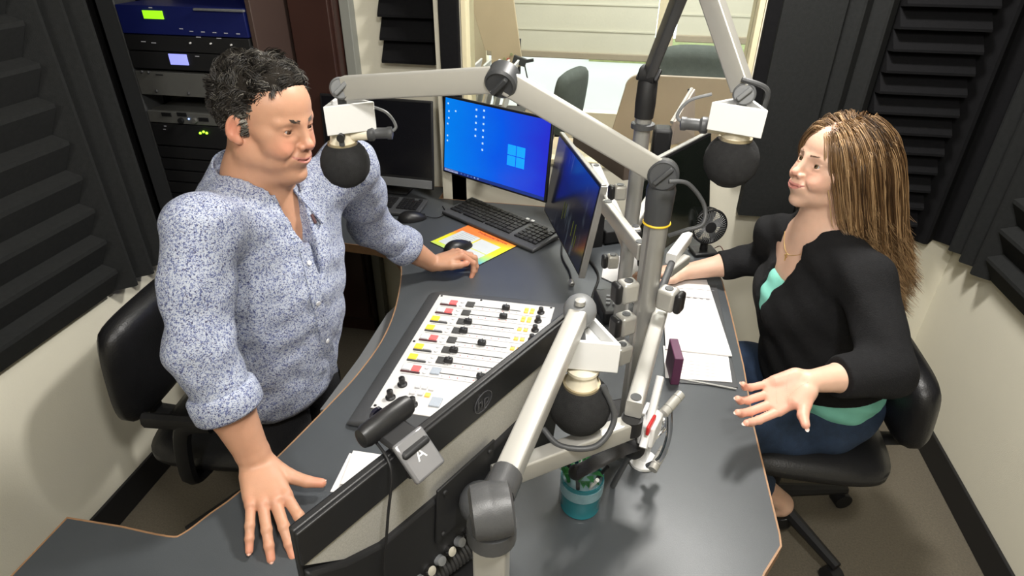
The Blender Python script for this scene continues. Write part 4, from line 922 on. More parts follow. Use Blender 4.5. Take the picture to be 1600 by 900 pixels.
for (p_, q_, z1) in [((1042, 640), (1058, 622), .98), ((1023, 728), (1034, 708), .82)]:
    a, b = P(*p_, z1), P(*q_, z1+.01); dd = (b-a)
    MB().lathe([(.0095, 0), (.0095, .012), (.0085, .012), (.0085, .014), (.0095, .014), (.0095, dd.length+.008), (.0085, dd.length+.008), (.0085, dd.length+.010), (.0095, dd.length+.010), (.0090, dd.length+.022), (.002, dd.length+.022)], a-dd.normalized()*.01, dd, 24).build('roller', aluw, wb)
MB().tube([P(1018, 690, .88), P(1040, 668, .90), P(1036, 655, .93)], .004, 8).build('hook', chrome, wb)
# --- headphones with woven band lying on the desk below the arm
mesh_m = mat('black_woven_band', (.03, .03, .032), .45, var=.8, vscale=500)
hpn = thing('headphones', 'black headphones with a ribbed headband behind the foreground arm', 'headphones', P(935, 730, .95))
bp = [P(990, 697, .91), P(968, 704, .94), P(945, 715, .945), P(922, 727, .94), P(903, 737, .92)]
MB().tube(bez(bp, 8), .010, 12, flat=(.35, 1.6)).build('headband', mesh_m, hpn)
MB().ball(P(990, 700, .90), (.022, .016, .026), 20).build('ear_cup', blackm, hpn)
MB().ball(P(900, 738, .91), (.014, .010, .018), 20).build('ear_cup', blackm, hpn)
MB().tube([P(988, 702, .90), Vector((P(960, 740, .80).x, P(960, 740, .80).y, DZ+.004))], .006, 10).build('hanger_rod', darkg, hpn)
MB().tube(bez([P(900, 738, .90), P(890, 740, .83), P(880, 745, DZ+.004)], 6), .003, 8).build('cable', rubber, hpn)
# --- dark clutter behind the front monitor
tag(MB().box(P(955, 660, .80)-Vector((0, 0, .0)), (.09, .07, .075), Matrix.Rotation(.4, 3, 'Z')).build('headphone_amplifier', blackm, bev=.008), 'small black box under the foreground microphone at the pole foot', 'amplifier')
zz = .80
am = thing('patch_strip', 'grey strip with a row of knobs lying below the foreground monitor', 'patch strip', P(690, 850, .95))
a = P(630, 905, .97); b = P(735, 808, .97); bar(MB(), a, b, .022, .028).build('strip_body', midg, am)
d_ = (b-a).normalized(); sd = d_.cross(Vector((0, 0, 1)))
for k in range(7): MB().lathe([(.008, 0), (.007, .010), (0, .011)], a+d_*(.012+k*.020)+sd*.016+Vector((0, 0, .002)), sd+Vector((0, 0, .5)), 16).build('knob', chrome if k % 2 else midg, am)
ht = thing('cable_bundle', 'black ribbed cable sleeve beside the grey knob strip at the bottom edge', 'cable sleeve', P(700, 870, .93))
a = P(640, 915, .93); b = P(745, 838, .93); pts = [a+(b-a)*(k/40) for k in range(41)]
MB().tube(pts, [.024 if k % 2 else .0215 for k in range(41)], 14, flat=(.8, 1)).build('ribbed_sleeve', mesh_m, ht)
MB().tube(bez([a, a+Vector((-.03, .0, .01)), a+Vector((-.06, -.06, -.05))], 6), .006, 10).build('cable', rubber, ht)
for (zA_, zB_, xy) in [(DZ, .93, (a+b)/2)]: MB().box(Vector((xy.x, xy.y, (DZ+.90)/2)), (.10, .10, .90-DZ), Matrix.Rotation(.8, 3, 'Z')).build('support_box', blackm, ht, bev=.006)
a = P(690, 850, .95); MB().box(Vector((a.x-.03, a.y+.015, (DZ+.95)/2)), (.05, .05, .94-DZ), Matrix.Rotation(.8, 3, 'Z')).build('support', blackm, am, bev=.004)
# cables on the desk by the navy monitor and behind the pole
cbs = [([(880, 370), (878, 400), (890, 425), (892, 440)], .0035, 'grey cable with a plug running down the desk beside the navy monitor'),
       ([(950, 455), (965, 470), (970, 500), (955, 520)], .005, 'thick black cable curling at the foot of the yellow-ringed pole'),
       ([(915, 400), (935, 430), (925, 470), (945, 500)], .004, 'black cable behind the top corner of the foreground monitor'),
       ([(960, 300), (930, 320), (940, 350), (985, 360), (1000, 385)], .006, 'black cable looping on the desk behind the navy monitor'),
       ([(985, 600), (1000, 560), (1010, 520), (1000, 480)], .004, 'thin black cable climbing behind the silver bars')]
for pts, r_, lb_ in cbs: tag(MB().tube(bez([P(x, y, DZ+r_+.001) for x, y in pts], 8), r_, 8).build('cable', rubber), lb_, 'cable')
a = P(892, 438, DZ+.01); b = P(897, 452, DZ+.01); tag(MB().lathe([(.006, 0), (.008, .003), (.008, .025), (.005, .027), (.005, .0)], a, b-a, 20).build('jack_plug', alu), 'silver cable plug lying on the desk left of the foreground monitor', 'plug')
a = P(960, 360, DZ+.03); o = MB().box(a, (.12, .10, .05), Matrix.Rotation(.5, 3, 'Z')).build('power_brick', blackm, bev=.006); tag(o, 'black power box on the desk between the monitors', 'power supply')
q = P(960, 480, DZ+.02); t = thing('desk_phone', 'grey and black telephone handset unit on the desk behind the pole', 'telephone', (q.x, q.y, DZ))
MB().box(Vector((q.x, q.y, DZ+.025)), (.10, .13, .045), Matrix.Rotation(.3, 3, 'Z')).build('body', blackp, t, bev=.008)
for i in range(3):
    for j in range(3): MB().box(Vector((q.x-.02+i*.02, q.y-.03+j*.02, DZ+.050)), (.012, .010, .005)).build('key', midg, t)
# tan tray by the window
z_ = 1.17; a = P(903, 181, z_); b = P(985, 232, z_)
d_ = (b-a).normalized(); s_ = Vector((-d_.y, d_.x, 0))
tb = thing('tray', 'shallow wooden tray edge slanting behind the long silver arm', 'tray', ((a+b)/2))
MB().box((a+b)/2-Vector((0, 0, .012)), ((b-a).length, .03, .024), frame(d_, s_, (0, 0, 1))).build('top_edge', tan, tb, bev=.002)
MB().box((a+b)/2-Vector((0, 0, .06))-s_*.004, ((b-a).length, .02, .08), frame(d_, s_, (0, 0, 1))).build('side_board', mat('dark_brown_board', (.13, .10, .08), .6), tb, bev=.002)
MB().box(Vector((((a+b)/2).x, ((a+b)/2).y, (DZ+.93)/2)), (.05, .05, .93-DZ), frame(d_, s_, (0, 0, 1))).build('support', blackm, tb)
# white clips right of the pole
wcp = thing('cable_clip', 'pair of white angled clips on the right side of the yellow-ringed pole', 'clip', P(1062, 390, 1.08))
bar(MB(), P(1048, 405, 1.12), P(1074, 370, 1.12), .022, .026).build('upper_clip', whitep, wcp); bar(MB(), P(1045, 425, 1.10), P(1072, 405, 1.10), .018, .022).build('lower_clip', aluw, wcp)
MB().cyl(Vector((B1.x+.02, B1.y+.02, 1.11)), P(1050, 410, 1.11), .008).build('stem', darkg, wcp)
# ================================================================ STUDIO CHAIRS
leath = mat('black_leather', (.010, .010, .011), .38, var=.2, vscale=20, bump=.2, bscale=250)
# ================================================================ SOFT SURFACES: signed distance fields meshed with surface nets
class Field:
    def __init__(s, lo, hi, h):
        s.h = h; s.lo = np.floor(np.array(lo)/h).astype(int); s.n = np.ceil(np.array(hi)/h).astype(int)-s.lo+1
        s.F = np.full(tuple(s.n), .04, np.float32)
    def region(s, lo, hi, pad):
        a = np.maximum(np.floor((np.array(lo)-pad)/s.h).astype(int)-s.lo, 0); b = np.minimum(np.ceil((np.array(hi)+pad)/s.h).astype(int)-s.lo+1, s.n)
        if np.any(b <= a): return None
        ax = [((np.arange(a[i], b[i])+s.lo[i])*s.h).astype(np.float32) for i in range(3)]
        return tuple(slice(a[i], b[i]) for i in range(3)), ax[0][:, None, None], ax[1][None, :, None], ax[2][None, None, :]
    def comb(s, sl, d, k, op):
        A = s.F[sl]
        if op == 'sub': d = -d
        if op == 'add':
            if k <= 0: s.F[sl] = np.minimum(A, d); return
            q = np.clip(.5+.5*(A-d)/k, 0, 1); s.F[sl] = A*(1-q)+d*q-k*q*(1-q)
        else:
            if k <= 0: s.F[sl] = np.maximum(A, d); return
            q = np.clip(.5-.5*(A-d)/k, 0, 1); s.F[sl] = A*(1-q)+d*q+k*q*(1-q)
    def cone(s, a, b, ra, rb, k=.01, op='add', flat=None):     # tapered capsule; flat=(axis, f) squashes across axis
        a = np.array(a, float); b = np.array(b, float); R = max(ra, rb)
        r = s.region(np.minimum(a, b)-R, np.maximum(a, b)+R, k+3*s.h)
        if r is None: return s
        sl, x, y, z = r; ab = b-a; L2 = max(ab.dot(ab), 1e-12)
        t = np.clip(((x-a[0])*ab[0]+(y-a[1])*ab[1]+(z-a[2])*ab[2])/L2, 0, 1)
        dx = x-(a[0]+t*ab[0]); dy = y-(a[1]+t*ab[1]); dz = z-(a[2]+t*ab[2])
        if flat is not None:
            n = np.array(flat[0], float); n /= np.linalg.norm(n); f = flat[1]; c = (dx*n[0]+dy*n[1]+dz*n[2])*(1/f-1)
            dx = dx+c*n[0]; dy = dy+c*n[1]; dz = dz+c*n[2]
        d = np.sqrt(dx*dx+dy*dy+dz*dz)-(ra+t*(rb-ra))
        if flat is not None: d = d*flat[1]**.5
        s.comb(sl, d.astype(np.float32), k, op); return s
    def ell(s, c, r, k=.01, op='add', R=None):
        c = np.array(c, float); r = np.array(r, float); M = max(r)
        q = s.region(c-M, c+M, k+3*s.h)
        if q is None: return s
        sl, x, y, z = q; dx, dy, dz = x-c[0], y-c[1], z-c[2]
        if R is not None:
            R = np.array(R)   # columns = local axes
            px = dx*R[0, 0]+dy*R[1, 0]+dz*R[2, 0]; py = dx*R[0, 1]+dy*R[1, 1]+dz*R[2, 1]; pz = dx*R[0, 2]+dy*R[1, 2]+dz*R[2, 2]
        else: px, py, pz = dx, dy, dz
        k0 = np.sqrt((px/r[0])**2+(py/r[1])**2+(pz/r[2])**2); k1 = np.sqrt((px/r[0]**2)**2+(py/r[1]**2)**2+(pz/r[2]**2)**2)+1e-9
        s.comb(sl, (k0*(k0-1)/k1).astype(np.float32), k, op); return s
    def chain(s, pts, rs, k=.008, kk=None, flat=None):
        for i in range(len(pts)-1): s.cone(pts[i], pts[i+1], rs[i], rs[i+1], k if i == 0 or kk is None else kk, flat=flat)
        return s
    def half(s, p, n, k=.004, lo=None, hi=None):    # cut away the side n points to
        n = np.array(n, float); n /= np.linalg.norm(n); p = np.array(p, float)
        q = s.region(lo if lo is not None else s.lo*s.h, hi if hi is not None else (s.lo+s.n)*s.h, 0)
        sl, x, y, z = q; d = -((x-p[0])*n[0]+(y-p[1])*n[1]+(z-p[2])*n[2])
        s.comb(sl, d.astype(np.float32)*np.ones_like(s.F[sl]), k, 'sub'); return s
    def merge(s, o, k):
        off = o.lo-s.lo; sl = tuple(slice(off[i], off[i]+o.n[i]) for i in range(3)); s.comb(sl, o.F, k, 'add'); return s
    def warp(s, fn):    # add fn(x,y,z) to the distance near the surface
        ax = [((np.arange(s.n[i])+s.lo[i])*s.h).astype(np.float32) for i in range(3)]
        s.F += fn(ax[0][:, None, None], ax[1][None, :, None], ax[2][None, None, :]).astype(np.float32); return s
    def mesh(s):
        F = s.F; F[0] = F[-1] = .04; F[:, 0] = F[:, -1] = .04; F[:, :, 0] = F[:, :, -1] = .04
        S_ = F < 0; n = s.n; c = np.zeros(tuple(n-1), np.uint8)
        for i in (0, 1):
            for j in (0, 1):
                for k in (0, 1): c += S_[i:n[0]-1+i, j:n[1]-1+j, k:n[2]-1+k]
        act = (c > 0) & (c < 8); idx = np.argwhere(act); ids = np.full(act.shape, -1, np.int32); ids[act] = np.arange(len(idx))
        acc = np.zeros((len(idx), 3)); cnt = np.zeros(len(idx)); I = idx
        cor = [(i, j, k) for i in (0, 1) for j in (0, 1) for k in (0, 1)]
        for A in cor:
            for ax_ in range(3):
                if A[ax_]: continue
                B = list(A); B[ax_] = 1
                fa = F[I[:, 0]+A[0], I[:, 1]+A[1], I[:, 2]+A[2]]; fb = F[I[:, 0]+B[0], I[:, 1]+B[1], I[:, 2]+B[2]]
                m_ = (fa < 0) != (fb < 0); t = np.where(m_, fa/np.where(m_, fa-fb, 1), 0)
                p = np.array(A, float)[None, :].repeat(len(I), 0); p[:, ax_] += t
                acc[m_] += p[m_]; cnt[m_] += 1
        V = (acc/cnt[:, None]+I+s.lo)*s.h
        Q = []
        for ax_ in range(3):
            o1, o2 = (ax_+1) % 3, (ax_+2) % 3
            sa = [slice(1, n[0]-1), slice(1, n[1]-1), slice(1, n[2]-1)]; sb = list(sa)
            sa[ax_] = slice(0, n[ax_]-1); sb[ax_] = slice(1, n[ax_])
            a = S_[tuple(sa)]; b = S_[tuple(sb)]
            e = np.argwhere(a != b); base = np.ones(3, int); base[ax_] = 0; e = e+base
            ins = S_[e[:, 0], e[:, 1], e[:, 2]]
            def cid(d1, d2):
                q = e.copy(); q[:, o1] -= d1; q[:, o2] -= d2; return ids[q[:, 0], q[:, 1], q[:, 2]]
            q = np.stack([cid(1, 1), cid(0, 1), cid(0, 0), cid(1, 0)], 1)
            q[~ins] = q[~ins][:, ::-1]; Q.append(q)
        Q = np.concatenate(Q)
        return V, Q
def relax(V, Q, it=1, lam=.5):
    for _ in range(it):
        A = np.zeros_like(V); c = np.zeros(len(V))
        for i in range(4):
            a = Q[:, i]; b = Q[:, (i+1) % 4]; np.add.at(A, a, V[b]); np.add.at(c, a, 1); np.add.at(A, b, V[a]); np.add.at(c, b, 1)
        V = V*(1-lam)+lam*A/np.maximum(c, 1)[:, None]
    return V
def np_mesh(name, V, Q, ms, parent, attrs=None, mi=None):
    me = bpy.data.meshes.new(name); off = np.array(parent_loc(parent)) if parent else np.zeros(3)
    me.from_pydata((V-off).tolist(), [], Q.tolist())
    for m in (ms if isinstance(ms, list) else [ms]): me.materials.append(m)
    me.polygons.foreach_set('use_smooth', np.ones(len(me.polygons), bool))
    if mi is not None: me.polygons.foreach_set('material_index', mi)
    for k, v in (attrs or {}).items():
        a = me.attributes.new(k, 'FLOAT', 'POINT'); a.data.foreach_set('value', v.astype(np.float32))
    me.update()
    o = bpy.data.objects.new(name, me); COL.objects.link(o)
    if parent: o.parent = parent
    return o
def npv(v): return np.array(v, float)
def basis(fwd, up):      # columns fwd, left, up
    f = npv(fwd); f /= np.linalg.norm(f); u = npv(up)-np.dot(up, f)*f; u /= np.linalg.norm(u); return np.stack([f, np.cross(u, f), u], 1)
def noise3(x, y, z, s, seed=0):    # cheap smooth pseudo-noise
    return (np.sin(x*s*1.0+y*s*.7+seed)*np.sin(y*s*1.1-z*s*.6+seed*1.7)+np.sin(z*s*1.3+x*s*.5-seed)*np.sin(x*s*.9-y*s*1.2+seed*.6))*.5
def smooth01(v, a, b): t = np.clip((v-a)/(b-a), 0, 1); return t*t*(3-2*t)
# ---------------------------------------------------------------- skin
def skin_mat(name, base, red, dark=(.5, .5, .5)):
    m = bpy.data.materials.new(name); m.use_nodes = True; n = m.node_tree.nodes; L = m.node_tree.links; b = n['Principled BSDF']
    def attr(k): a = n.new('ShaderNodeAttribute'); a.attribute_name = k; return a.outputs['Fac']
    def mix(f, c1, c2):
        x = n.new('ShaderNodeMix'); x.data_type = 'RGBA'; L.new(f, x.inputs[0])
        for i, c in ((6, c1), (7, c2)):
            if isinstance(c, tuple): x.inputs[i].default_value = (*c, 1)
            else: L.new(c, x.inputs[i])
        return x.outputs[2]
    tc = n.new('ShaderNodeTexCoord'); no = n.new('ShaderNodeTexNoise'); no.inputs['Scale'].default_value = 45; no.inputs['Detail'].default_value = 4; L.new(tc.outputs['Object'], no.inputs[0])
    c = mix(no.outputs['Fac'], tuple(v*.90 for v in base), tuple(min(1, v*1.08) for v in base))
    c = mix(attr('red'), c, red); c = mix(attr('lip'), c, (.50, .20, .17)); c = mix(attr('stub'), c, (base[0]*.62, base[1]*.60, base[2]*.62))
    L.new(c, b.inputs['Base Color']); b.inputs['Roughness'].default_value = .46; b.inputs['Specular IOR Level'].default_value = .4
    b.inputs['Subsurface Weight'].default_value = .12; b.inputs['Subsurface Radius'].default_value = (1, .35, .2); b.inputs['Subsurface Scale'].default_value = .008
    n2 = n.new('ShaderNodeTexNoise'); n2.inputs['Scale'].default_value = 420; L.new(tc.outputs['Object'], n2.inputs[0])
    bp = n.new('ShaderNodeBump'); bp.inputs['Strength'].default_value = .18; bp.inputs['Distance'].default_value = .001; L.new(n2.outputs['Fac'], bp.inputs['Height']); L.new(bp.outputs[0], b.inputs['Normal'])
    return m
# ---------------------------------------------------------------- head
def head_field(f, O, B, male=True, sc=1.0, fat=0.0):
    """adds a head to field f. O centre, B basis (fwd,left,up)"""
    O = npv(O)
    def W(p): return O+B @ (npv(p)*sc)
    def E(c, r, k=.012, op='add'): f.ell(W(c), npv(r)*sc, k, op, B)
    def K(a, b, ra, rb, k=.006, op='add', flat=None): f.cone(W(a), W(b), ra*sc, rb*sc, k, op, flat=None if flat is None else (B @ npv(flat[0]), flat[1]))
    g = fat
    E((-.014, 0, .034), (.100, .077, .084), .01); E((.030, 0, .040), (.060, .066, .060), .02); E((.040, 0, -.015), (.052, .060+g*.3, .060), .02)
    E((.028, 0, -.066), (.056+g*.2, .052+g, .040), .02)
    for s in (-1, 1):
        E((-.004, s*(.050+g*.5), -.055), (.026, .018, .030), .02); E((.056, s*(.037+g*.3), -.028), (.024, .022, .024), .016)
        E((.040, s*.050, -.006), (.026, .016, .016), .012)
    if male: E((.070, 0, -.098), (.023, .026, .018), .018)
    else: E((.066, 0, -.094), (.020, .019, .016), .018)
    if g > .004: E((.020, 0, -.104), (.050, .048, .030), .02)
    # brow and sockets
    for s in (-1, 1):
        K((.084, s*.010, .019), (.070, s*.046, .019), .0085 if male else .0065, .007, .012)
        E((.095, s*.031, .003), (.0135, .018, .0125), .010, 'sub')
    # nose
    nl = .001 if male else .000
    K((.087, 0, .014), (.101+nl, 0, -.018), .0075, .0080, .010); E((.104+nl, 0, -.025), (.0120, .0115 if male else .0092, .0092), .007)
    for s in (-1, 1):
        E((.095+nl*.8, s*.0122, -.030), (.0105, .0068, .0070), .004); E((.099+nl, s*.0066, -.0372), (.0048, .0030, .003), .0015, 'sub')
    # mouth
    E((.082, 0, -.056), (.020, .028, .020), .014)
    lip = [(.0965, -.004), (.097, .007), (.092, .018), (.082, .0275)]
    cy = [-.0590, -.0583, -.0560, -.0500]
    prev = None
    for i in range(4):
        pu = (lip[i][0]+.0015, lip[i][1], cy[i]+.0045*(1-i*.22)); pl = (lip[i][0]-.0005, lip[i][1], cy[i]-.0050*(1-i*.25))
        if prev is not None:
            for s in (-1, 1):
                m_ = lambda p: (p[0], s*p[1], p[2])
                K(m_(prev[0]), m_(pu), .0036, .0030, .003); K(m_(prev[1]), m_(pl), .0046, .0034, .003)
        prev = (pu, pl)
    prev = None
    for i in range(4):
        p = (lip[i][0]+.004, lip[i][1] if i else 0, cy[i]-.0006)
        if prev is not None:
            for s in (-1, 1): K((prev[0], s*prev[1], prev[2]), (p[0], s*p[1], p[2]), .0026 if i < 3 else .0018, .0022 if i < 3 else .0010, .0012, 'sub')
        prev = p
    for s in (-1, 1):   # smile folds and cheek apples
        E((.070, s*.036, -.038), (.018, .017, .016), .010)
        K((.094, s*.0205, -.034), (.086, s*.033, -.052), .0022, .0022, .006, 'sub'); K((.086, s*.033, -.052), (.076, s*.036, -.066), .0022, .001, .006, 'sub')
    # eyelids: a skin shell over each eyeball with an almond opening
    for s in (-1, 1):
        c = npv((.0720, s*.0310, .0020))
        E(c, (.0140, .0150, .0140), .004)
        K(c+npv((.0085, -s*.011, .0075)), c+npv((.0065, s*.012, .0060)), .0018, .0018, .004)
        Rt_ = B @ np.array(Matrix.Rotation(s*.10, 3, 'X'))
        f.ell(W(c+npv((.0135, s*.001, .0006 if not male else -.0002))), npv((.0085, .0118, .0034 if male else .0052))*sc, .0008, 'sub', Rt_)
    # ears
    for s in (-1, 1):
        Re = B @ np.array(Matrix.Rotation(s*-.45, 3, 'Z') @ Matrix.Rotation(.15, 3, 'Y'))
        f.ell(W((-.012, s*(.078+g*.3), -.004)), npv((.0150, .0060, .0275))*sc, .005, 'add', Re)
        f.ell(W((-.008, s*(.083+g*.3), .000)), npv((.009, .0055, .0165))*sc, .003, 'sub', Re)
        f.ell(W((-.004, s*(.075+g*.3), -.027)), npv((.009, .006, .009))*sc, .005, 'add', Re)
def head_attrs(V, O, B, sc=1.0, male=True):
    L = ((V-npv(O)) @ B)/sc; x, y, z = L.T
    def blob(c, r): return np.exp(-(((x-c[0])/r[0])**2+((np.abs(y)-c[1])/r[1])**2+((z-c[2])/r[2])**2))
    inside = (np.abs(x) < .16) & (np.abs(y) < .12) & (np.abs(z) < .16)
    red = .55*blob((.115, 0, -.030), (.018, .016, .014))+.45*blob((.075, .040, -.028), (.03, .022, .022))+.6*blob((-.01, .085, -.005), (.03, .02, .035))
    cy = -.0585+.0085*(np.abs(y)/.0275)**2.0
    lw = np.clip(1-(np.abs(y)/.0285)**3, 0, 1)
    lip = ((x > .078) & (np.abs(y) < .029)).astype(float)*smooth01(lw*(.0062 if male else .0082)-np.abs(z-cy-.000), -.0012, .0012)
    stub = (.35 if male else 0)*(blob((.06, .02, -.085), (.05, .05, .03))+.5*blob((.10, 0, -.046), (.02, .02, .006)))
    z0 = inside.astype(float)
    return dict(red=np.clip(red, 0, 1)*z0, lip=lip*z0, stub=np.clip(stub, 0, .5)*z0)
def eyes(O, B, parent, gaze, iris, sc=1.0):
    O = npv(O); wm = mat('eye_white', (.45, .42, .40), .2); im = mat('iris_'+iris[0], iris[1], .2); pm_ = mat('pupil', (.005, .005, .005), .1)
    g = npv(gaze); g /= np.linalg.norm(g)
    for s in (-1, 1):
        c = Vector(O+B @ (npv((.0720, s*.0310, .0020))*sc)); d = Vector(B @ g)
        e = MB().ball(c, .0120*sc, 24).build('eye', wm, parent, ang=80)
        MB().lathe([(.0001, .0122), (.0030, .0120), (.0058, .0110), (.0060, .0106), (.0060, .009)], c, d, 24).build('iris', im, e)
        MB().lathe([(.0001, .01235), (.0026, .0121), (.0028, .0116)], c, d, 20).build('pupil', pm_, e)
def brows(O, B, parent, m, male, sc=1.0):
    O = npv(O); rng = random.Random(3); mb = MB()
    for s in (-1, 1):
        for i in range(110 if male else 60):
            t = rng.random(); y = .012+.036*t; z = .0205+.0035*math.sin(t*2.6)+(.001-.002*t)+(rng.random()-.5)*(.006 if male else .003); x = .0955-.010*t-.020*t*t
            p = O+B @ (npv((x, s*y, z))*sc); q = O+B @ (npv((x-.001, s*(y+.006), z+.002))*sc)
            mb.tube([p, (p+q)/2+B @ npv((.0012, 0, 0)), q], [.0007, .0007, .0003], 4, cap=False)
        mb.build('eyebrow', m, parent, weld=False); mb = MB()
def creases(V, H):      # palm lines
    w0 = H['W'](0, 0, 0); sc_ = np.linalg.norm(H['W'](1, 0, 0)-w0); L = V-w0; a = L @ H['F']/sc_; b = L @ H['S']/sc_; c = L @ H['N']/sc_
    r = np.zeros(len(V))
    for pl in ([(.012, .006), (.035, .008), (.058, .016), (.070, .034)], [(.070, .034), (.058, .010), (.046, -.012), (.034, -.024)], [(.064, -.036), (.068, -.016), (.078, .004), (.086, .018)]):
        q = bez([(x, y, 0) for x, y in pl], 6)
        for p in q: r = np.maximum(r, np.exp(-((a-p.x)**2+(b-p.y)**2)/.0013**2))
    return r*(c > .003)
# ---------------------------------------------------------------- hands
def hand(f, wrist, fwd, palm, side, fingers, thumb, sc=1.0, male=True):
    """wrist point; fwd = towards fingers, palm = normal out of the palm, side = +1 if thumb lies along fwd x palm ... given as vector towards thumb
    fingers: 4 x (curl1, curl2, curl3, spread) ; thumb: (points...) offsets in (fwd, side, palm)"""
    w = npv(wrist); F_ = npv(fwd); F_ /= np.linalg.norm(F_); N = npv(palm); N -= N.dot(F_)*F_; N /= np.linalg.norm(N); S_ = npv(side); S_ -= S_.dot(F_)*F_; S_ -= S_.dot(N)*N; S_ /= np.linalg.norm(S_)
    def Wp(a, b, c): return w+(F_*a+S_*b+N*c)*sc
    g = Field(np.minimum(w-.14*sc, w+F_*.1-.16*sc), np.maximum(w+.14*sc, w+F_*.1+.16*sc), f.h)
    kn = [(.092, .031, 0), (.096, .011, -.002), (.092, -.010, -.001), (.083, -.029, .002)]; rk = [.0105, .0108, .0102, .0092]
    if not male: rk = [r*.91 for r in rk]
    # palm
    g.cone(Wp(0, 0, 0), Wp(.03, 0, 0), .021*sc, .022*sc, .01, flat=(N, .72))
    for i, (a, b, c) in enumerate(kn):
        g.cone(Wp(.012, b*.55, 0), Wp(a-.004, b, c), .0150*sc, (rk[i]+.0015)*sc, .014)
    g.cone(Wp(.02, .020, .008), Wp(.050, .030, .010), .017*sc, .013*sc, .012); g.cone(Wp(.02, -.022, .007), Wp(.06, -.026, .006), .014*sc, .011*sc, .012)
    if male:
        for i, (a, b, c) in enumerate(kn): g.ell(Wp(a-.002, b, c-.006), npv((.008, .008, .007))*sc, .006)
    lens = [(.044, .026, .021), (.048, .030, .022), (.045, .027, .022), (.035, .021, .020)]
    tips = []
    fg = []
    for i in range(4):
        c1, c2, c3, sp = fingers[i]; p = npv(kn[i]); a = 0; pts = [Wp(*p)]; r = rk[i]
        for L_, c in zip(lens[i], (c1, c2, c3)):
            a += c; p = p+npv((math.cos(a)*math.cos(sp), math.sin(sp), math.sin(a)))*L_; pts.append(Wp(*p))
        h_ = Field(np.min(pts, 0)-.02, np.max(pts, 0)+.02, f.h)
        rs = [r*sc, r*.90*sc, r*.82*sc, r*.72*sc]
        h_.chain(pts, rs, .002, .002)
        for q, rr in zip(pts[1:3], rs[1:3]): h_.ell(q-N*.0015, npv((rr, rr, rr))*1.04, .003)
        tips.append((pts[3], pts[3]-pts[2], r*.72*sc)); fg.append(h_)
    for i, h_ in enumerate(fg): g.merge_safe(h_, .0035 if male else .0012)
    tp = [Wp(*q) for q in thumb]
    h_ = Field(np.min(tp, 0)-.03, np.max(tp, 0)+.03, f.h); tr = [.0165, .0140, .0110, .0088] if male else [.0165, .0138, .0108, .0084]
    h_.chain(tp, [v*sc for v in tr], .004, .004); g.merge_safe(h_, .006)
    tips.append((tp[-1], tp[-1]-tp[-2], tr[-1]*sc))
    f.merge_safe(g, .008)
    return dict(tips=tips, N=N, S=S_, F=F_, W=Wp, kn=[Wp(*q) for q in kn])
def merge_safe(s, o, k):
    a = np.maximum(o.lo, s.lo); b = np.minimum(o.lo+o.n, s.lo+s.n)
    if np.any(b <= a): return s
    ss = tuple(slice(a[i]-s.lo[i], b[i]-s.lo[i]) for i in range(3)); so = tuple(slice(a[i]-o.lo[i], b[i]-o.lo[i]) for i in range(3))
    s.comb(ss, o.F[so], k, 'add'); return s
Field.merge_safe = merge_safe
def nails(H, parent, m, out=.0, palmup=False, ln=.011, wd=.0085, which=range(5)):
    for i in which:
        t, d, r = H['tips'][i]; d = d/np.linalg.norm(d); n_ = -H['N']+0*d; 
        if i == 4: n_ = -H['N']*.4+H['S']*.9
        n_ = n_-n_.dot(d)*d; n_ /= np.linalg.norm(n_); s_ = np.cross(d, n_)
        c = t+n_*r*.72+d*(r*.35+out); vs = []; N_ = 6
        for a in range(N_+1):
            for b in range(5):
                u_ = -1+2*a/N_; v_ = -1+2*b/4
                p = c+s_*u_*wd*.5*(1-.15*max(0, v_)**2)+d*v_*ln*.5*(1-.25*u_*u_*(1 if v_ > 0 else .3))+n_*(-(u_*u_)*wd*.22)
                vs.append(p+n_*.0004); 
        n2 = len(vs); vs += [p-n_*.0010 for p in vs]
        fs = []
        for a in range(N_):
            for b in range(4): q = a*5+b; fs.append((q, q+1, q+6, q+5)); fs.append((n2+q, n2+q+5, n2+q+6, n2+q+1))
        bd = [a*5 for a in range(N_)]+[N_*5+b for b in range(4)]+[a*5+4 for a in range(N_, 0, -1)]+[b for b in range(4, 0, -1)]
        for q in range(len(bd)): a, b = bd[q], bd[(q+1) % len(bd)]; fs.append((a, n2+a, n2+b, b))
        MB().add(vs, fs).build('fingernail', m, parent, ang=80)
def hair_tubes(strands, name, m, parent, n=3, attr=None):
    """strands: list of (Nx3 points, radii, value)"""
    V = []; Q = []; A = []; k = 0
    for pts, rs, val in strands:
        pts = np.asarray(pts, float); m_ = len(pts); T = np.gradient(pts, axis=0); T /= np.linalg.norm(T, axis=1)[:, None]+1e-9
        a = np.cross(T, [0.31, .52, .79]); a /= np.linalg.norm(a, axis=1)[:, None]+1e-9; b = np.cross(T, a)
        for j in range(n):
            q = 2*PI*j/n; V.append(pts+(a*math.cos(q)+b*math.sin(q))*np.asarray(rs)[:, None])
        ids = k+np.arange(n*m_).reshape(n, m_)
        for j in range(n):
            j2 = (j+1) % n; Q.append(np.stack([ids[j, :-1], ids[j2, :-1], ids[j2, 1:], ids[j, 1:]], 1))
        A.append(np.tile(val, n) if isinstance(val, np.ndarray) else np.full(n*m_, val)); k += n*m_
    return np_mesh(name, np.concatenate(V), np.concatenate(Q), m, parent, dict(tone=np.concatenate(A)))
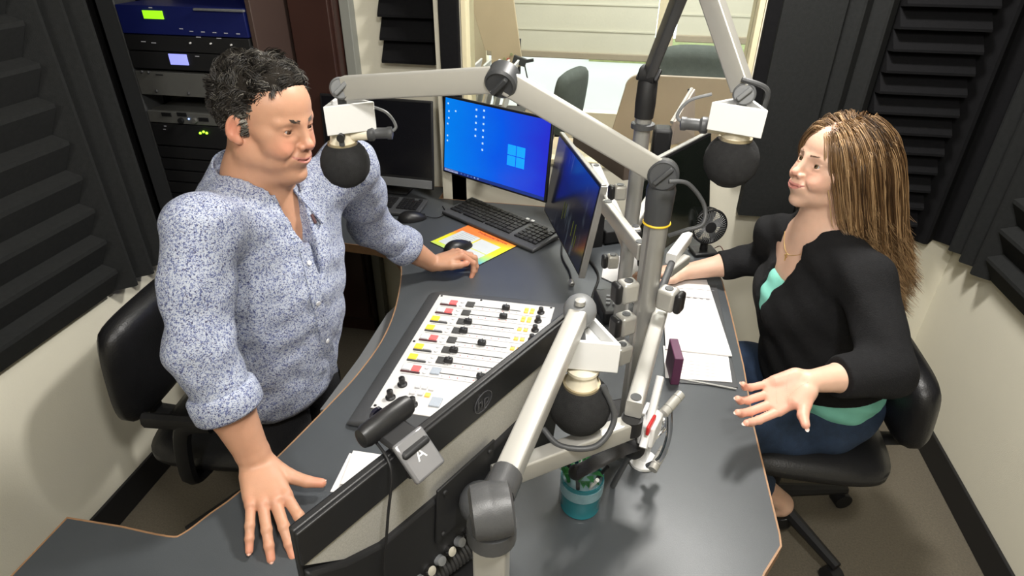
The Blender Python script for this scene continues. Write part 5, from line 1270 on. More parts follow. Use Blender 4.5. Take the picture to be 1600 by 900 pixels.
def hair_mat(name, stops, rough=.42, spec=.5):
    m = bpy.data.materials.new(name); m.use_nodes = True; n = m.node_tree.nodes; L = m.node_tree.links; b = n['Principled BSDF']
    a = n.new('ShaderNodeAttribute'); a.attribute_name = 'tone'; r = n.new('ShaderNodeValToRGB'); e = r.color_ramp.elements
    e[0].position = stops[0][0]; e[0].color = (*stops[0][1], 1); e[1].position = stops[-1][0]; e[1].color = (*stops[-1][1], 1)
    for p, c in stops[1:-1]: x = e.new(p); x.color = (*c, 1)
    L.new(a.outputs['Fac'], r.inputs[0]); L.new(r.outputs[0], b.inputs['Base Color']); b.inputs['Roughness'].default_value = rough; b.inputs['Specular IOR Level'].default_value = spec
    return m
# ================================================================ THE MAN
MO = npv(PD(417, 188, 1.34)); MS = .945
mfwd = npv((.94, -.22, -.12)); MBs = basis(mfwd, (.10, .05, 1.0))
man = thing('person', 'man with greying curly hair in a blue floral shirt leaning on the desk', 'person', (-.72, 1.0, 0))
mskin = skin_mat('man_skin', (.51, .275, .175), (.62, .21, .14))
RS, LS = npv(PD(312, 356, 1.27)), npv((-.64, 1.33, 1.24))
NK = MO+MBs @ npv((-.035, 0, -.13)); CH = npv((-.755, 1.11, 1.17)); BE = npv((-.755, 1.08, 1.02)); PE = npv((-.78, 1.09, .86))
RW = npv(P(402, 722, .828)); LW = npv(P(676, 412, .806))
RE = npv(PD(312, 545, 1.27)); LE = npv((-.68, 1.50, 1.00))
f = Field(MO-npv((.20, .20, .34)), MO+npv((.20, .22, .15)), .0019)
head_field(f, MO, MBs, True, MS, fat=.009)
f.cone(MO+MBs @ npv((-.020, 0, -.045)), NK+npv((0, 0, -.03)), .060, .066, .02); f.cone(NK, CH+npv((.02, 0, 0)), .066, .09, .03)
f.cone(NK+npv((0, 0, -.12)), RS+npv((0, .06, -.04)), .04, .03, .03); f.cone(NK+npv((0, 0, -.12)), LS+npv((0, -.06, -.04)), .04, .03, .03)
V1, Q1 = f.mesh(); V1 = relax(V1, Q1, 1, .35); A1 = head_attrs(V1, MO, MBs, MS, True)
# right arm and hand (flat on the desk, fingers towards the camera)
f = Field((-.90, .52, .74), (-.44, .98, 1.12), .0024)
f.cone(RE, RW+(RE-RW)*.55, .050, .045, .02); f.cone(RW+(RE-RW)*.55, RW, .045, .029, .02); f.cone(RW, RW+(RE-RW)*.08, .028, .030, .01, flat=((0, 0, 1), .8))
kn_mid = npv(P(424, 800, .792)); fw = kn_mid-RW
H1m = hand(f, RW, fw+npv((0, 0, .012)), (.05, -.12, -1), (1, -.1, 0), [(.02, .22, .18, .22), (.12, .20, .15, .04), (.12, .22, .15, -.10), (.10, .22, .18, -.26)], [(.012, .020, .004), (.045, .045, .010), (.068, .072, .012), (.082, .096, .012)], 1.06)
V2, Q2 = f.mesh(); V2 = relax(V2, Q2, 1, .3)
# left arm and hand (resting, fingers curled)
f = Field((-.80, 1.40, .74), (-.33, 1.86, 1.10), .0026)
f.cone(LE, LW+(LE-LW)*.5, .046, .042, .02); f.cone(LW+(LE-LW)*.5, LW, .042, .027, .02)
kn2 = npv(P(733, 398, .812))
H2m = hand(f, LW, kn2-LW+npv((0, 0, .02)), (.10, -.15, -1), (.15, -1, -.1), [(.95, .95, .4, .12), (.75, .95, .4, .02), (.65, .85, .4, -.08), (.55, .7, .4, -.16)], [(.015, .020, .006), (.048, .040, .014), (.072, .046, .020), (.095, .042, .026)], 1.02)
V3, Q3 = f.mesh(); V3 = relax(V3, Q3, 1, .3)
def join(parts):
    V = []; Q = []; k = 0; At = {}
    keys = ('red', 'lip', 'stub')
    for v, q, a in parts:
        V.append(v); Q.append(q+k); k += len(v)
        for kk in keys: At.setdefault(kk, []).append(a.get(kk, np.zeros(len(v))))
    return np.concatenate(V), np.concatenate(Q), {kk: np.concatenate(vv) for kk, vv in At.items()}
def handred(V, H, amt=.5):
    r = np.zeros(len(V))
    for t, d, rr in H['tips']: r = np.maximum(r, np.exp(-(np.linalg.norm(V-t, axis=1)/.022)**2))
    for t in H['kn']: r = np.maximum(r, .6*np.exp(-(np.linalg.norm(V-t, axis=1)/.016)**2))
    return dict(red=r*amt)
# legs (inside the trousers)
f = Field((-1.05, .85, .02), (-.45, 1.42, 1.0), .006)
LG = []
for s, y in ((-1, .92), (1, 1.12)):
    hip = PE+npv((0, s*.072, -.03)); kne = npv((-.76, y+.07, .48)); ank = npv((-.84, y+.07, .09)); LG.append((hip, kne, ank))
    f.chain([hip, kne, ank], [.080, .058, .042], .02); f.cone(ank+npv((0, 0, -.045)), ank+npv((.13, 0, -.045)), .035, .03, .02)
f.cone(PE+npv((0, -.05, 0)), PE+npv((0, .05, 0)), .08, .08, .03)
V4, Q4 = f.mesh()
V, Q, A = join([(V1, Q1, A1), (V2, Q2, handred(V2, H1m)), (V3, Q3, handred(V3, H2m)), (V4, Q4, {})])
np_mesh('body', V, Q, mskin, man, A)
nm = mat('fingernail', (.62, .36, .28), .3)
nails(H1m, man, nm, 0); nails(H2m, man, nm, 0, which=(0, 1, 4))
eyes(MO, MBs, man, (.9, .05, -.12), ('brown', (.10, .05, .03)), MS)
brows(MO, MBs, man, mat('dark_brow_hair', (.06, .045, .035), .6), True, MS)
MB().tube([Vector(MO+MBs @ (npv((.0935, y, -.0585+.004*(abs(y)/.02)**2))*MS)) for y in (-.012, -.006, 0, .006, .012)], .0026, 8, flat=(1, .8)).build('teeth', mat('teeth_enamel', (.75, .72, .66), .25), man)
# shirt
shm = bpy.data.materials.new('blue_floral_cotton'); shm.use_nodes = True; n = shm.node_tree.nodes; L = shm.node_tree.links; b = n['Principled BSDF']; b.inputs['Roughness'].default_value = .85
tc = n.new('ShaderNodeTexCoord'); mp = n.new('ShaderNodeMapping'); L.new(tc.outputs['Object'], mp.inputs[0])
n1 = n.new('ShaderNodeTexNoise'); n1.inputs['Scale'].default_value = 270; n1.inputs['Detail'].default_value = 3; n1.inputs['Distortion'].default_value = 1.2; L.new(mp.outputs[0], n1.inputs[0])
r1 = n.new('ShaderNodeValToRGB'); e = r1.color_ramp.elements; e[0].position = .40; e[0].color = (.085, .105, .23, 1); e[1].position = .53; e[1].color = (.42, .455, .53, 1); x = e.new(.46); x.color = (.25, .285, .42, 1)
L.new(n1.outputs['Fac'], r1.inputs[0])
n3 = n.new('ShaderNodeTexNoise'); n3.inputs['Scale'].default_value = 330; n3.inputs['Detail'].default_value = 2; L.new(mp.outputs[0], n3.inputs[0])
r3 = n.new('ShaderNodeValToRGB'); e = r3.color_ramp.elements; e[0].position = .36; e[0].color = (.22, .20, .30, 1); e[1].position = .42; e[1].color = (1, 1, 1, 1); L.new(n3.outputs['Fac'], r3.inputs[0])
mx = n.new('ShaderNodeMix'); mx.data_type = 'RGBA'; mx.blend_type = 'MULTIPLY'; mx.inputs[0].default_value = 1; L.new(r1.outputs[0], mx.inputs[6]); L.new(r3.outputs[0], mx.inputs[7]); L.new(mx.outputs[2], b.inputs['Base Color'])
n2 = n.new('ShaderNodeTexNoise'); n2.inputs['Scale'].default_value = 14; n2.inputs['Detail'].default_value = 5; L.new(tc.outputs['Object'], n2.inputs[0]); bp = n.new('ShaderNodeBump'); bp.inputs['Strength'].default_value = .5; bp.inputs['Distance'].default_value = .02; L.new(n2.outputs['Fac'], bp.inputs['Height']); L.new(bp.outputs[0], b.inputs['Normal'])
f = Field((-1.06, .64, .70), (-.40, 1.76, 1.46), .0050)
f.cone(NK+npv((-.015, -.03, -.07)), CH, .075, .115, .03); f.cone(RS+npv((.01, .02, -.01)), NK+npv((-.015, 0, -.105)), .060, .080, .05); f.cone(NK+npv((-.015, 0, -.105)), LS+npv((0, -.02, -.01)), .075, .062, .04)
f.ell(CH, (.125, .185, .16), .05); f.ell(CH+npv((.02, 0, -.07)), (.130, .175, .14), .05); f.ell(BE+npv((.02, -.01, 0)), (.135, .165, .15), .06); f.ell(PE+npv((.02, -.01, .07)), (.140, .168, .12), .06); f.ell(PE+npv((.01, -.035, -.035)), (.138, .165, .12), .05)
f.ell(NK+npv((-.03, 0, -.065)), (.075, .11, .04), .04)
g = Field((-1.06, .64, .78), (-.50, 1.12, 1.44), .0050)
cuR = RW+(RE-RW)*.50
g.chain([RS, (RS+RE)/2+npv((-.005, 0, 0)), RE, cuR], [.064, .060, .056, .054], .02, .03)
g.half(cuR, cuR-RE, .002); f.merge_safe(g, .022)
g = Field((-.80, 1.10, .80), (-.44, 1.72, 1.40), .0050); cuL = npv(P(618, 383, .90)); cuL = LW+(LE-LW)*.42
g.chain([LS, (LS+LE)/2+npv((.0, 0, .01)), LE, cuL], [.072, .064, .056, .052], .02, .03); g.half(cuL, cuL-LE, .002); f.merge_safe(g, .022)
def wr(x, y, z): return (.0012*np.sin(z*62+x*30+y*14+2*np.sin(x*17+y*9))*smooth01(-(z-1.22), -.05, .1)+.0028*noise3(x, y, z, 28)+.0016*noise3(x, y, z, 75, 2)+.0012*np.sin(z*95-x*60+3*np.sin(y*12)))
f.warp(wr)
f.half(npv((0, 0, .752)), (0, 0, -1), .004)
# neck opening
nf = npv((.8, -.25, .35)); f.cone(NK+npv((.0, 0, .10)), NK+npv((.005, 0, -.040)), .076, .070, .004, 'sub')
cf = basis((.93, -.35, 0), (0, 0, 1))
for i in range(6):
    t = i/5; p = NK+cf[:, 0]*(.03+.095*t)+npv((0, 0, .02-.165*t)); f.ell(p, npv((.060, .050*(1-t)+.007, .048)), .004, 'sub', cf)
V, Q = f.mesh(); V = relax(V, Q, 1, .4); shirt = np_mesh('shirt', V, Q, shm, man)
# rolled cuffs
for nm_, c, d, r in (('cuff', cuR, RE-cuR, .060), ('cuff', cuL, LE-cuL, .055)):
    d = Vector(d).normalized(); MB().lathe([(r-.012, -.006), (r+.001, -.006), (r+.005, .0), (r+.006, .020), (r+.004, .040), (r-.002, .046), (r-.012, .046)], c, d, 36).build(nm_, shm, man, ang=60)
# collar: a standing band and two turned-down leaves
def surf_strip(A_, B_, name, m, parent, th=.0022):
    A_ = np.array(A_); B_ = np.array(B_); n_ = len(A_); rows = [A_+(B_-A_)*t for t in (0, .33, .66, 1)]
    V = np.concatenate(rows); nr = 4; nor = np.zeros_like(V)
    Qs = np.array([(r*n_+i, r*n_+i+1, (r+1)*n_+i+1, (r+1)*n_+i) for r in range(nr-1) for i in range(n_-1)])
    fn = np.cross(V[Qs[:, 1]]-V[Qs[:, 0]], V[Qs[:, 3]]-V[Qs[:, 0]])
    for i in range(4): np.add.at(nor, Qs[:, i], fn)
    nor /= np.linalg.norm(nor, axis=1)[:, None]+1e-9; K_ = len(V)
    mb = MB(); mb.add(list(V+nor*th)+list(V-nor*th), [tuple(q) for q in Qs]+[tuple(q[::-1]+K_) for q in Qs])
    bd = [i for i in range(n_)]+[r*n_+n_-1 for r in range(1, nr)]+[(nr-1)*n_+i for i in range(n_-2, -1, -1)]+[r*n_ for r in range(nr-2, 0, -1)]
    mb.add([], []) ; mb.f += [(bd[i], bd[(i+1) % len(bd)], K_+bd[(i+1) % len(bd)], K_+bd[i]) for i in range(len(bd))]; mb.m += [0]*len(bd)
    return mb.build(name, m, parent, ang=60)
NA = NK+npv((0, 0, .004))
cfd = basis((.93, -.30, 0), (0, 0, 1))
def ring(th, r, h, fx=0): return NA+cfd @ npv((math.cos(th)*r*1.02-.004, math.sin(th)*r, 0))+npv((0, 0, h))
ths = np.linspace(.30, 2*PI-.30, 33)
up_ = lambda th: .030*(1-math.cos(th))/2
A_ = [ring(t, .0745, .012+up_(t)-.030*(1+math.cos(t))/2) for t in ths]; 
B_ = [ring(t, .106+.030*((1+math.cos(t))/2)**3, -.030+up_(t)*.8-.072*((1+math.cos(t))/2)**3) for t in ths]
surf_strip(A_, B_, 'collar', shm, man)
A0 = [ring(t, .0735, -.040+up_(t)*.9-.030*(1+math.cos(t))/2) for t in ths]
surf_strip(A0, A_, 'collar_band', shm, man)
# placket and buttons down the front
def shirt_pt(p, d):
    from mathutils.bvhtree import BVHTree
    global _bv
    if '_bv' not in globals(): _bv = BVHTree.FromPolygons([tuple(v) for v in V], [tuple(q) for q in Q])
    h_ = _bv.ray_cast(Vector(p), Vector(d)); return h_[0], h_[1]
cpt = []
pl_px = bez([(466, 348, 0), (478, 400, 0), (492, 460, 0), (506, 520, 0), (518, 575, 0), (524, 605, 0)], 5)
for q in pl_px:
    h_, n_ = shirt_pt(CAM, ray(q.x, q.y))
    if h_ is not None: cpt.append((h_, n_))
if len(cpt) > 4:
    side = Vector((.45, .89, 0)).normalized()
    surf_strip([c[0]+c[1]*.003-side*.013 for c in cpt], [c[0]+c[1]*.003+side*.013 for c in cpt], 'placket', shm, man, .0012)
    for i in range(1, len(cpt)-1, 5): MB().lathe([(.0055, 0), (.0055, .002), (.004, .0025), (0, .0018)], cpt[i][0]+cpt[i][1]*.0045, cpt[i][1], 16).build('button', mat('shirt_button', (.6, .6, .62), .3), man)
h_, n_ = shirt_pt(CAM, ray(489, 342))
if h_: s1_ = Vector((0, 0, 1)).cross(n_).normalized(); MB().box(h_+n_*.002, (.003, .007, .020), frame(n_, s1_, n_.cross(s1_))).build('pocket_tag', mat('brown_tag', (.10, .05, .05), .6), man)
# trousers and shoes
trm = mat('black_trousers', (.008, .008, .010), .85, var=.3, vscale=40, bump=.4, bscale=300)
f = Field((-1.08, .84, .06), (-.45, 1.46, 1.02), .006)
for hip, kne, ank in LG: f.chain([hip, kne, ank+npv((0, 0, .01))], [.092, .076, .062], .03)
f.ell(PE+npv((.0, 0, .03)), (.108, .140, .11), .04); f.cone(PE+npv((0, -.05, 0)), PE+npv((0, .05, 0)), .095, .095, .03)
f.half((0, 0, .10), (0, 0, -1), .003); f.half((0, 0, .98), (0, 0, 1), .003)
V5, Q5 = f.mesh(); np_mesh('trousers', V5, Q5, trm, man)
for hip, kne, ank in LG:
    f = Field(ank+npv((-.08, -.07, -.10)), ank+npv((.24, .07, .06)), .005); f.cone(ank+npv((-.01, 0, -.035)), ank+npv((.16, 0, -.048)), .048, .038, .02, flat=((0, 1, 0), .9)); f.cone(ank, ank+npv((0, 0, .03)), .045, .045, .02); f.half((0, 0, .003), (0, 0, -1), .002)
    v, q = f.mesh(); np_mesh('shoe', v, q, mat('black_shoe_leather', (.01, .01, .01), .35), man)
# hair
hm = hair_mat('dark_greying_hair', [(0, (.012, .011, .010)), (.45, (.035, .030, .026)), (.7, (.13, .12, .10)), (1, (.42, .40, .36))], .38)
rng = np.random.RandomState(5)
hc_ = npv((-.015, 0, .035)); hr_ = npv((.1015, .0785, .0865))
def hairmask(p):   # head-local: keep what lies behind the hairline plane, spare the ears
    x, y, z = p; ay = abs(y)
    if (x-.064)*.75-(z-.064)*.66+.25*max(0, ay-.05) > -.002: return ay > .058 and .002 < x < .018 and -.018 < z < .03
    if z < -.070+.3*(x+.06): return False
    if -.036 < x < .010 and z < .024 and ay > .05: return False
    return True
strs = []; cnt = 0
while cnt < 12500:
    u_ = rng.randn(3); u_ /= np.linalg.norm(u_); p = hc_+hr_*u_
    if not hairmask(p): continue
    top = smooth01(p[2], .045, .10)
    nrm_ = u_/hr_; nrm_ /= np.linalg.norm(nrm_)
    gp = np.floor(p*55); rl = np.random.RandomState(int(abs(gp[0]*73+gp[1]*179+gp[2]*283)) % 100000); lump = rl.randn(3)
    back = npv((-.8, .12*np.sign(p[1]), -.35 if p[2] < .07 else .15))
    dl = nrm_*(.10+.75*top)+back*(1.0-.25*top)+lump*(.16+.16*top)+rng.randn(3)*.10
    if p[0] > .045: dl = dl+npv((.30, 0, .35))
    dl /= np.linalg.norm(dl); dl -= nrm_*min(0, dl.dot(nrm_)-.08)
    L_ = (.013+.018*top)*(.75+.5*rng.rand()); n_ = 8; ax = np.cross(dl, lump+.01); ax /= np.linalg.norm(ax); tt = np.linspace(0, 1, n_)
    curl = (1.3+1.5*top)*(1 if rl.rand() > .5 else -1); q = p.copy(); pts = [q.copy()]; d = dl.copy()
    for k in range(n_-1):
        d = d*math.cos(curl/n_)+np.cross(ax, d)*math.sin(curl/n_); q = q+d*L_/(n_-1)
        w_ = (q-hc_)/(hr_+.0012); kk = math.sqrt((w_**2).sum())
        if kk < 1: q = hc_+w_/kk*(hr_+.0012)
        pts.append(q.copy())
    side_grey = smooth01(abs(p[1]), .05, .075)*smooth01(p[0], -.05, -.005)*smooth01(-p[2], -.055, -.01)
    val = np.clip(.10+.24*rng.rand()+.75*side_grey*(.35+.65*rng.rand())+(.5*rng.rand() if rng.rand() < .16+.30*top else 0), 0, 1)
    strs.append((MO+(np.array(pts)*MS) @ MBs.T, rng.uniform(.0008, .0015)*(1-.7*tt), val)); cnt += 1
cap = Field(MO-.16, MO+.16, .003)
cap.ell(MO+MBs @ (hc_*MS), (hr_+.0012)*MS, 0, 'add', MBs); cap.ell(MO+MBs @ npv((-.004, 0, .074)), (.080, .062, .048), .010, 'add', MBs)
cap.half(MO+MBs @ (npv((.056, 0, .068))*MS), MBs @ npv((.75, 0, -.66)), .002)
for sg in (-1, 1): cap.ell(MO+MBs @ npv((-.008, sg*.088, -.012)), (.027, .030, .038), .003, 'sub', MBs)
cap.half(MO+MBs @ npv((-.06, 0, -.070)), MBs @ npv((.3, 0, -1)), .003)
cap.warp(lambda x, y, z: .0016*noise3(x, y, z, 260))
hv, hq = cap.mesh(); np_mesh('hair_undercoat', hv, hq, mat('dark_hair_roots', (.022, .019, .016), .95, spec=.05, bump=.8, bscale=350), man)
hair_tubes(strs, 'hair', hm, man)
# ================================================================ THE WOMAN
WO = npv(PD(1306, 262, 1.70)); wfwd = npv((-.93, -.36, .20)); WB = basis(wfwd, (.14, .05, 1.0))
wom = thing('person', 'seated woman with long brown hair, black cardigan and jeans, one palm up', 'person', (.62, 1.3, 0))
wskin = skin_mat('woman_skin', (.66, .42, .31), (.70, .27, .20))
WN = WO+WB @ npv((-.035, 0, -.125)); wLS = npv((.605, 1.375, 1.035)); wRS = npv((.46, 1.70, .985)); wCH = npv((.575, 1.55, .90)); wBE = npv((.60, 1.54, .73)); wPE = npv((.66, 1.55, .55))
LWw = npv(PD(1264, 596, 1.48)); LEw = npv(PD(1388, 580, 1.62)); RWw = npv(P(1070, 425, .800)); REw = npv((.50, 1.80, .86))
f = Field(WO-npv((.20, .25, .38)), WO+npv((.22, .25, .14)), .0020)
head_field(f, WO, WB, False, .98, fat=.002)
f.cone(WO+WB @ npv((-.018, 0, -.045)), WN+npv((0, 0, -.03)), .050, .052, .02); f.cone(WN, wCH+npv((-.02, 0, .02)), .052, .09, .04)
f.cone(WN+npv((0, 0, -.05)), wLS, .045, .045, .04); f.cone(WN+npv((0, 0, -.05)), wRS, .045, .045, .04); f.ell(wCH+npv((-.02, 0, .05)), (.10, .14, .12), .05)
V1, Q1 = f.mesh(); V1 = relax(V1, Q1, 1, .35); A1 = head_attrs(V1, WO, WB, .98, False)
f = Field(np.minimum(LWw, LEw)-npv((.18, .16, .12)), np.maximum(LWw, LEw)+npv((.06, .06, .12)), .0019)
f.cone(LEw, LWw+(LEw-LWw)*.5, .040, .036, .02); f.cone(LWw+(LEw-LWw)*.5, LWw, .036, .0235, .02)
camd = npv(CAM)-LWw; camd /= np.linalg.norm(camd)
H1w = hand(f, LWw, npv(PD(1203, 622, 1.45))-LWw, npv((.05, -.45, .9)), (-.15, -.9, -.45), [(.22, .42, .30, .05), (.28, .46, .34, .015), (.32, .50, .36, -.02), (.36, .50, .38, -.08)], [(.015, .020, .004), (.038, .040, .008), (.056, .060, .018), (.066, .080, .030)], 1.04, False)
V2, Q2 = f.mesh(); V2 = relax(V2, Q2, 1, .3); a2 = handred(V2, H1w, .6); a2['red'] = np.maximum(a2['red'], .45*smooth01((V2-LWw) @ H1w['F'], .0, .04)*smooth01((V2-LWw) @ H1w['N'], -.005, .01)); a2['red'] = np.maximum(a2['red'], creases(V2, H1w))
f = Field(np.minimum(RWw, REw)-npv((.17, .14, .10)), np.maximum(RWw, REw)+npv((.06, .06, .08)), .0026)
f.cone(REw, RWw+(REw-RWw)*.5, .042, .036, .02); f.cone(RWw+(REw-RWw)*.5, RWw, .036, .025, .02)
H2w = hand(f, RWw, (-1, -.05, -.04), (0, -.1, -1), (0, -1, 0), [(.15, .3, .2, .05), (.18, .3, .2, .0), (.2, .3, .2, -.04), (.2, .3, .2, -.1)], [(.015, .020, .006), (.04, .042, .012), (.062, .052, .014), (.085, .056, .014)], .92, False)
V3, Q3 = f.mesh()
# legs and feet
wL = []
for s, kx, ax_ in ((-1, (.24, 1.42, .52), (.40, 1.40, .10)), (1, (.20, 1.66, .52), (.28, 1.64, .10))):
    wL.append((wPE+npv((-.02, s*.09, -.03)), npv(kx), npv(ax_)))
ank_t = npv(P(1222, 785, .13)); wL[0] = (wL[0][0], npv((.25, 1.36, .52)), ank_t)
f = Field((.0, .80, .0), (.88, 1.82, .76), .005)
for hip, kne, ank in wL:
    f.chain([hip, kne, ank], [.085, .052, .034], .02); f.cone(ank+npv((0, 0, -.02)), ank+npv((-.13, 0, -.07)), .032, .026, .02)
V4, Q4 = f.mesh()
V, Q, A = join([(V1, Q1, A1), (V2, Q2, a2), (V3, Q3, {}), (V4, Q4, {})]); np_mesh('body', V, Q, wskin, wom, A)
nails(H1w, wom, mat('pale_nail', (.85, .74, .68), .2), .004, ln=.014, wd=.0085)
nails(H2w, wom, MATS['pale_nail'], .0, which=(0, 1, 2, 3))
eyes(WO, WB, wom, (.9, -.0, .10), ('hazel', (.12, .08, .04)), .98)
brows(WO, WB, wom, mat('brown_brow_hair', (.14, .08, .05), .6), False, .98)
MB().tube([Vector(WO+WB @ (npv((.0925, y, -.0585+.004*(abs(y)/.02)**2))*.98)) for y in (-.010, -.005, 0, .005, .010)], .0024, 8, flat=(1, .8)).build('teeth', MATS['teeth_enamel'], wom)
# teal top
tealm = mat('mint_green_jersey', (.22, .60, .50), .8, var=.05, bump=.3, bscale=60)
def torso(f, e):
    f.ell(wCH+npv((-.01, 0, .0)), (.115+e, .165+e, .17+e), .06); f.ell(wCH+npv((-.075, 0, -.03)), (.075+e, .135+e, .075+e), .05)
    f.ell(wBE, (.130+e, .155+e, .15+e), .06); f.ell(wPE+npv((0, 0, .07)), (.155+e, .185+e, .12+e), .06)
def neckcut(f, depth, wid, r=.058, c=npv((-.93, -.28, 0))):
    cf_ = basis(c, (0, 0, 1)); f.cone(WN+npv((0, 0, .12)), WN+npv((0, 0, -.03)), r+.012, r, .004, 'sub')
    for i in range(8):
        t = i/7; p = WN+cf_[:, 0]*(.015+.145*t)+npv((0, 0, .01-depth*t)); f.ell(p, npv((.075, wid*(1-t)**.8+.006, .05)), .004, 'sub', cf_)
f = Field((.28, 1.22, .48), (.92, 1.88, 1.26), .005); torso(f, .000); f.half((0, 0, .56), (0, 0, -1), .004)
f.half(WN+npv((0, 0, -.165)), (.0, 0, 1), .004)
f.warp(lambda x, y, z: .002*noise3(x, y, z, 60)+.0018*np.sin(z*120+x*40))
V, Q = f.mesh(); np_mesh('top', V, Q, tealm, wom)
# black cardigan
cardm = mat('black_knit', (.010, .010, .011), .92, var=.3, vscale=90, bump=.4, bscale=350, spec=.25)
f = Field((.16, 1.04, .58), (.94, 1.98, 1.26), .0036); torso(f, .010)
f.cone(WN+npv((0, -.03, -.06)), wLS, .062, .064, .04); f.cone(WN+npv((0, .03, -.06)), wRS, .056, .050, .04); f.ell(WN+npv((.02, 0, -.07)), (.08, .12, .06), .04)
cuf = LWw+(LEw-LWw)*.34; cufR = RWw+(REw-RWw)*.42
for S1, E1_, C1_ in ((wLS, LEw, cuf), (wRS, REw, cufR)):
    g = Field(np.min([S1, E1_, C1_], 0)-.1, np.max([S1, E1_, C1_], 0)+.1, .0036); g.chain([S1, E1_, C1_], [.060 if C1_ is cuf else .050, .054, .047], .02, .03); f.merge_safe(g, .02)
f.warp(lambda x, y, z: .0025*noise3(x, y, z, 34)+.0022*np.sin(z*70+x*45-y*20+2*np.sin(x*14)))
f.half(cuf, cuf-LEw, .002, np.minimum(cuf, LWw)-.08, np.maximum(cuf, LWw)+.05); f.half(cufR, cufR-REw, .002, np.minimum(cufR, RWw)-.08, np.maximum(cufR, RWw)+.05)
neckcut(f, .30, .068); f.half(npv((.66, 1.4, .645)), (.15, -.25, -1), .004)
V, Q = f.mesh(); V = relax(V, Q, 3, .5); np_mesh('cardigan', V, Q, cardm, wom)
# jeans
jm = mat('blue_denim', (.020, .040, .085), .8, var=.35, vscale=60, bump=.4, bscale=500)
f = Field((.0, .80, .12), (.92, 1.86, .78), .005)
for hip, kne, ank in wL: f.chain([hip, kne, ank+(kne-ank)*.22], [.105, .075, .050], .03)
f.ell(wPE+npv((.02, 0, .0)), (.150, .185, .10), .05); f.warp(lambda x, y, z: .003*noise3(x, y, z, 30)+.002*np.sin(x*60-y*50+z*40)); f.half((0, 0, .66), (0, 0, 1), .003)
for hip, kne, ank in wL: f.half(ank+(kne-ank)*.24, ank-kne, .002, ank-npv((.08, .08, .1)), ank+npv((.08, .08, .12)))
V, Q = f.mesh(); np_mesh('jeans', V, Q, jm, wom)
for hip, kne, ank in wL:
    f = Field(ank+npv((-.24, -.07, -.14)), ank+npv((.08, .07, .02)), .004); f.cone(ank+npv((.012, 0, -.075)), ank+npv((-.14, 0, -.095)), .036, .032, .02, flat=((0, 1, 0), .95)); f.cone(ank+npv((.01, 0, -.07)), ank+npv((.01, 0, -.045)), .036, .036, .01); f.half((0, 0, .004), (0, 0, -1), .002); f.half(ank+npv((0, 0, -.045)), (-.45, 0, 1), .002)
    v, q = f.mesh(); np_mesh('shoe', v, q, MATS['black_shoe_leather'], wom)
# necklace
cf_ = basis((-.93, -.28, 0), (0, 0, 1)); from mathutils.bvhtree import BVHTree
bv = BVHTree.FromPolygons([tuple(v) for v in V1], [tuple(q) for q in Q1]); pts = []
for i in range(33):
    a = -2.1+4.2*i/32; h0 = -.018-.085*max(0, math.cos(a))**1.6; d_ = cf_ @ npv((math.cos(a), math.sin(a), 0)); o_ = WN+npv((0, 0, h0))+d_*.25
    h_ = bv.ray_cast(Vector(o_), Vector(-d_)); pts.append((h_[0]+Vector(d_)*.001) if h_[0] else Vector(WN+d_*.06+npv((0, 0, h0))))
MB().tube(pts, .0008, 6).build('necklace', gold, wom)
c = pts[16]; d_ = Vector(cf_[:, 0]); s_ = Vector(cf_[:, 1]); R = frame(d_, s_, d_.cross(s_))
MB().box(c+Vector((0, 0, -.010))+d_*.003, (.0018, .003, .020), R).box(c+Vector((0, 0, -.006))+d_*.003, (.0018, .013, .003), R).build('cross_pendant', gold, wom)
# long hair
whm = hair_mat('light_brown_hair', [(0, (.030, .015, .007)), (.4, (.095, .050, .022)), (.7, (.22, .125, .055)), (1, (.48, .31, .16))], .36, .5)
rng = np.random.RandomState(11); strs = []
hcw = npv((-.014, 0, .034)); hrw = npv((.101, .079, .086))
cols_c = [(WO+WB @ (hcw*.98), hrw*.98+.006, WB), (WO+WB @ npv((.01, 0, -.05)), npv((.075, .062, .075)), WB)]
bod = [(wLS+npv((0, .02, -.01)), npv((.085, .085, .085)), np.eye(3)), (wRS, npv((.08, .08, .08)), np.eye(3)), (wCH+npv((0, 0, .03)), npv((.145, .185, .17)), np.eye(3)), (WN+npv((.0, 0, -.06)), npv((.085, .13, .07)), np.eye(3)), (WN+npv((0, 0, .02)), npv((.055, .055, .1)), np.eye(3))]
def push(p, extra):
    for c_, r_, R_ in cols_c+bod:
        q = (p-c_) @ R_; rr = r_+extra; k_ = math.sqrt(((q/rr)**2).sum())
        if k_ < 1: p = c_+R_ @ (q/max(k_, 1e-3))
    return p
N_ = 2300; cnt = 0
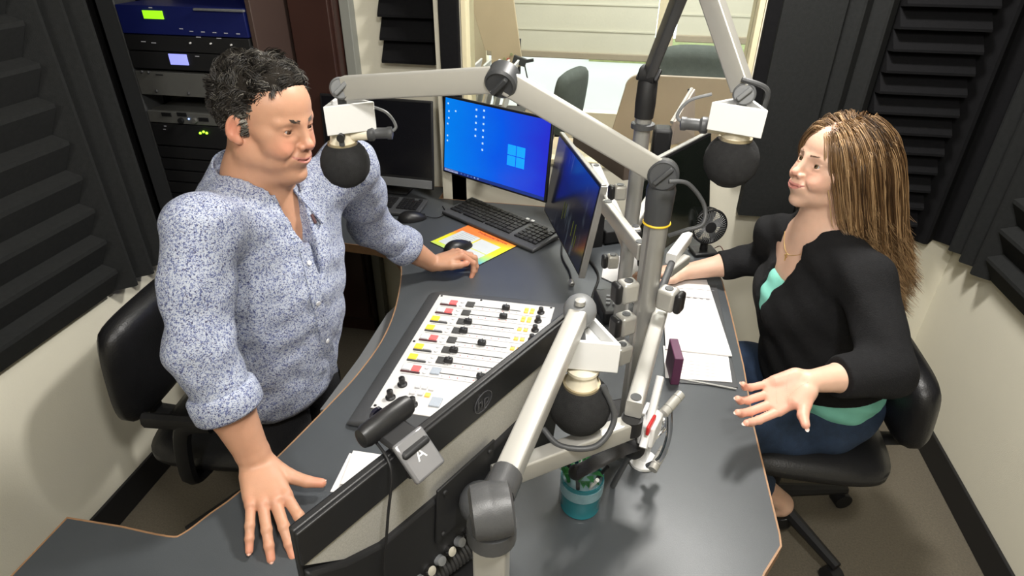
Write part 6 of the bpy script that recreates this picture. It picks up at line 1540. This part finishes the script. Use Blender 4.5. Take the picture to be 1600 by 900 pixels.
while cnt < N_:
    u_ = rng.randn(3); u_ /= np.linalg.norm(u_); pl = hcw+hrw*u_
    if pl[2] < -.02 or (pl[0] > .048 and pl[2] < .074) or (pl[0] > .072): continue
    if pl[2] < .03 and pl[0] > .005: continue
    sd = 1 if pl[1] > .0 else -1       # parting in the middle
    p = WO+WB @ (pl*.98); part = smooth01(pl[2], .05, .11)
    d = WB @ npv((-.25-.6*(pl[0] < 0), sd*(1.0 if part > .3 else .35), -.15-.7*(1-part))); d /= np.linalg.norm(d)
    ex = .0005+.012*rng.rand()**1.3; Lt = rng.uniform(.32, .44)*(1 if pl[0] < .03 else .84); st = .0145; n_ = int(Lt/st); pts = [p]; cl_ = rng.rand(); ph = rng.rand()*6.28
    outw = WB @ npv((-.35, sd*.8, 0))
    for i in range(n_):
        t = i/n_; gdir = npv((0, 0, -1.0)); wob = npv((math.sin(ph+i*.8), math.cos(ph*1.3+i*.7), 0))*.05
        lead = WB @ npv((-.42, sd*.05, 0))
        curl = outw*(.9*max(0, t-.66)*3*(.4+cl_)) + npv((0, 0, .9))*max(0, t-.80)*4*(cl_ > .35)
        d = d*.62+(gdir+wob+lead)*.30+curl*.35; d /= np.linalg.norm(d); p = push(p+d*st, ex); pts.append(p)
    tt = np.linspace(0, 1, len(pts)); r = rng.uniform(.0005, .0010); val = np.clip(.40+.24*rng.randn()+.30*(pl[0] > .02)*rng.rand()+.10, .04, 1)
    pts = np.array(pts)
    for c_ in range(6):
        off = rng.randn(3)*.0028; o2 = rng.randn(3)*.0030; s_ = np.linspace(0, 1, len(pts))[:, None]; wv_ = np.sin(s_*9+rng.rand()*6)*rng.randn(3)*.0012
        m_ = len(pts)-rng.randint(0, 4); v2 = np.clip(val+.10*rng.randn(), .03, 1); strs.append(((pts+off*(1-s_)+o2*s_**1.5+wv_)[:m_], (r*(1-.65*tt**2))[:m_], np.clip(v2+.30*np.linspace(0, 1, len(pts))**3, 0, 1)[:m_]))
    cnt += 1
hair_tubes(strs, 'hair', whm, wom, 3)
cap = Field(WO-.16, WO+.16, .004); cap.ell(WO+WB @ (hcw*.98), hrw*.98+.001, 0, 'add', WB)
cap.ell(WO+WB @ npv((.122, 0, -.055)), (.058, .11, .118), .004, 'sub', WB); cap.half(WO+WB @ npv((0, 0, -.03)), WB @ npv((.45, 0, -1)), .003)
hv, hq = cap.mesh(); np_mesh('hair_undercoat', hv, hq, whm, wom, dict(tone=np.full(len(hv), .3)))
# ================================================================ STUDIO CHAIRS
office_chair('black chair against the left wall behind the man', (-1.06, 1.30, 0), PI/2+.10, leath, .36, .42, backw=.42, lumps=0)
office_chair('black leather chair the woman sits on', (.61, 1.55, 0), -PI/2+.0, leath, .24, .44, backw=.38, arms=False, lumps=0)
# groups of like things
GR = dict(acoustic_foam_panel='foam panels on the studio walls', monitor='screens standing round the desk', microphone_flag='white flags above the microphones', studio_microphone='foam-covered studio microphones', boom_arm='jointed microphone arms', keyboard='black keyboards on the desk', computer_mouse='black mice on the desk', rack_unit='units in the equipment rack', support_pole='silver poles on the desk', support_bracket='silver bars holding the screens', roller_blind='blinds in the far room', cable='loose cables on the desk')
for o in COL.objects:
    b_ = o.name.split('.')[0]
    if o.parent is None and b_ in GR and 'label' in o and 'group' not in o: o['group'] = GR[b_]
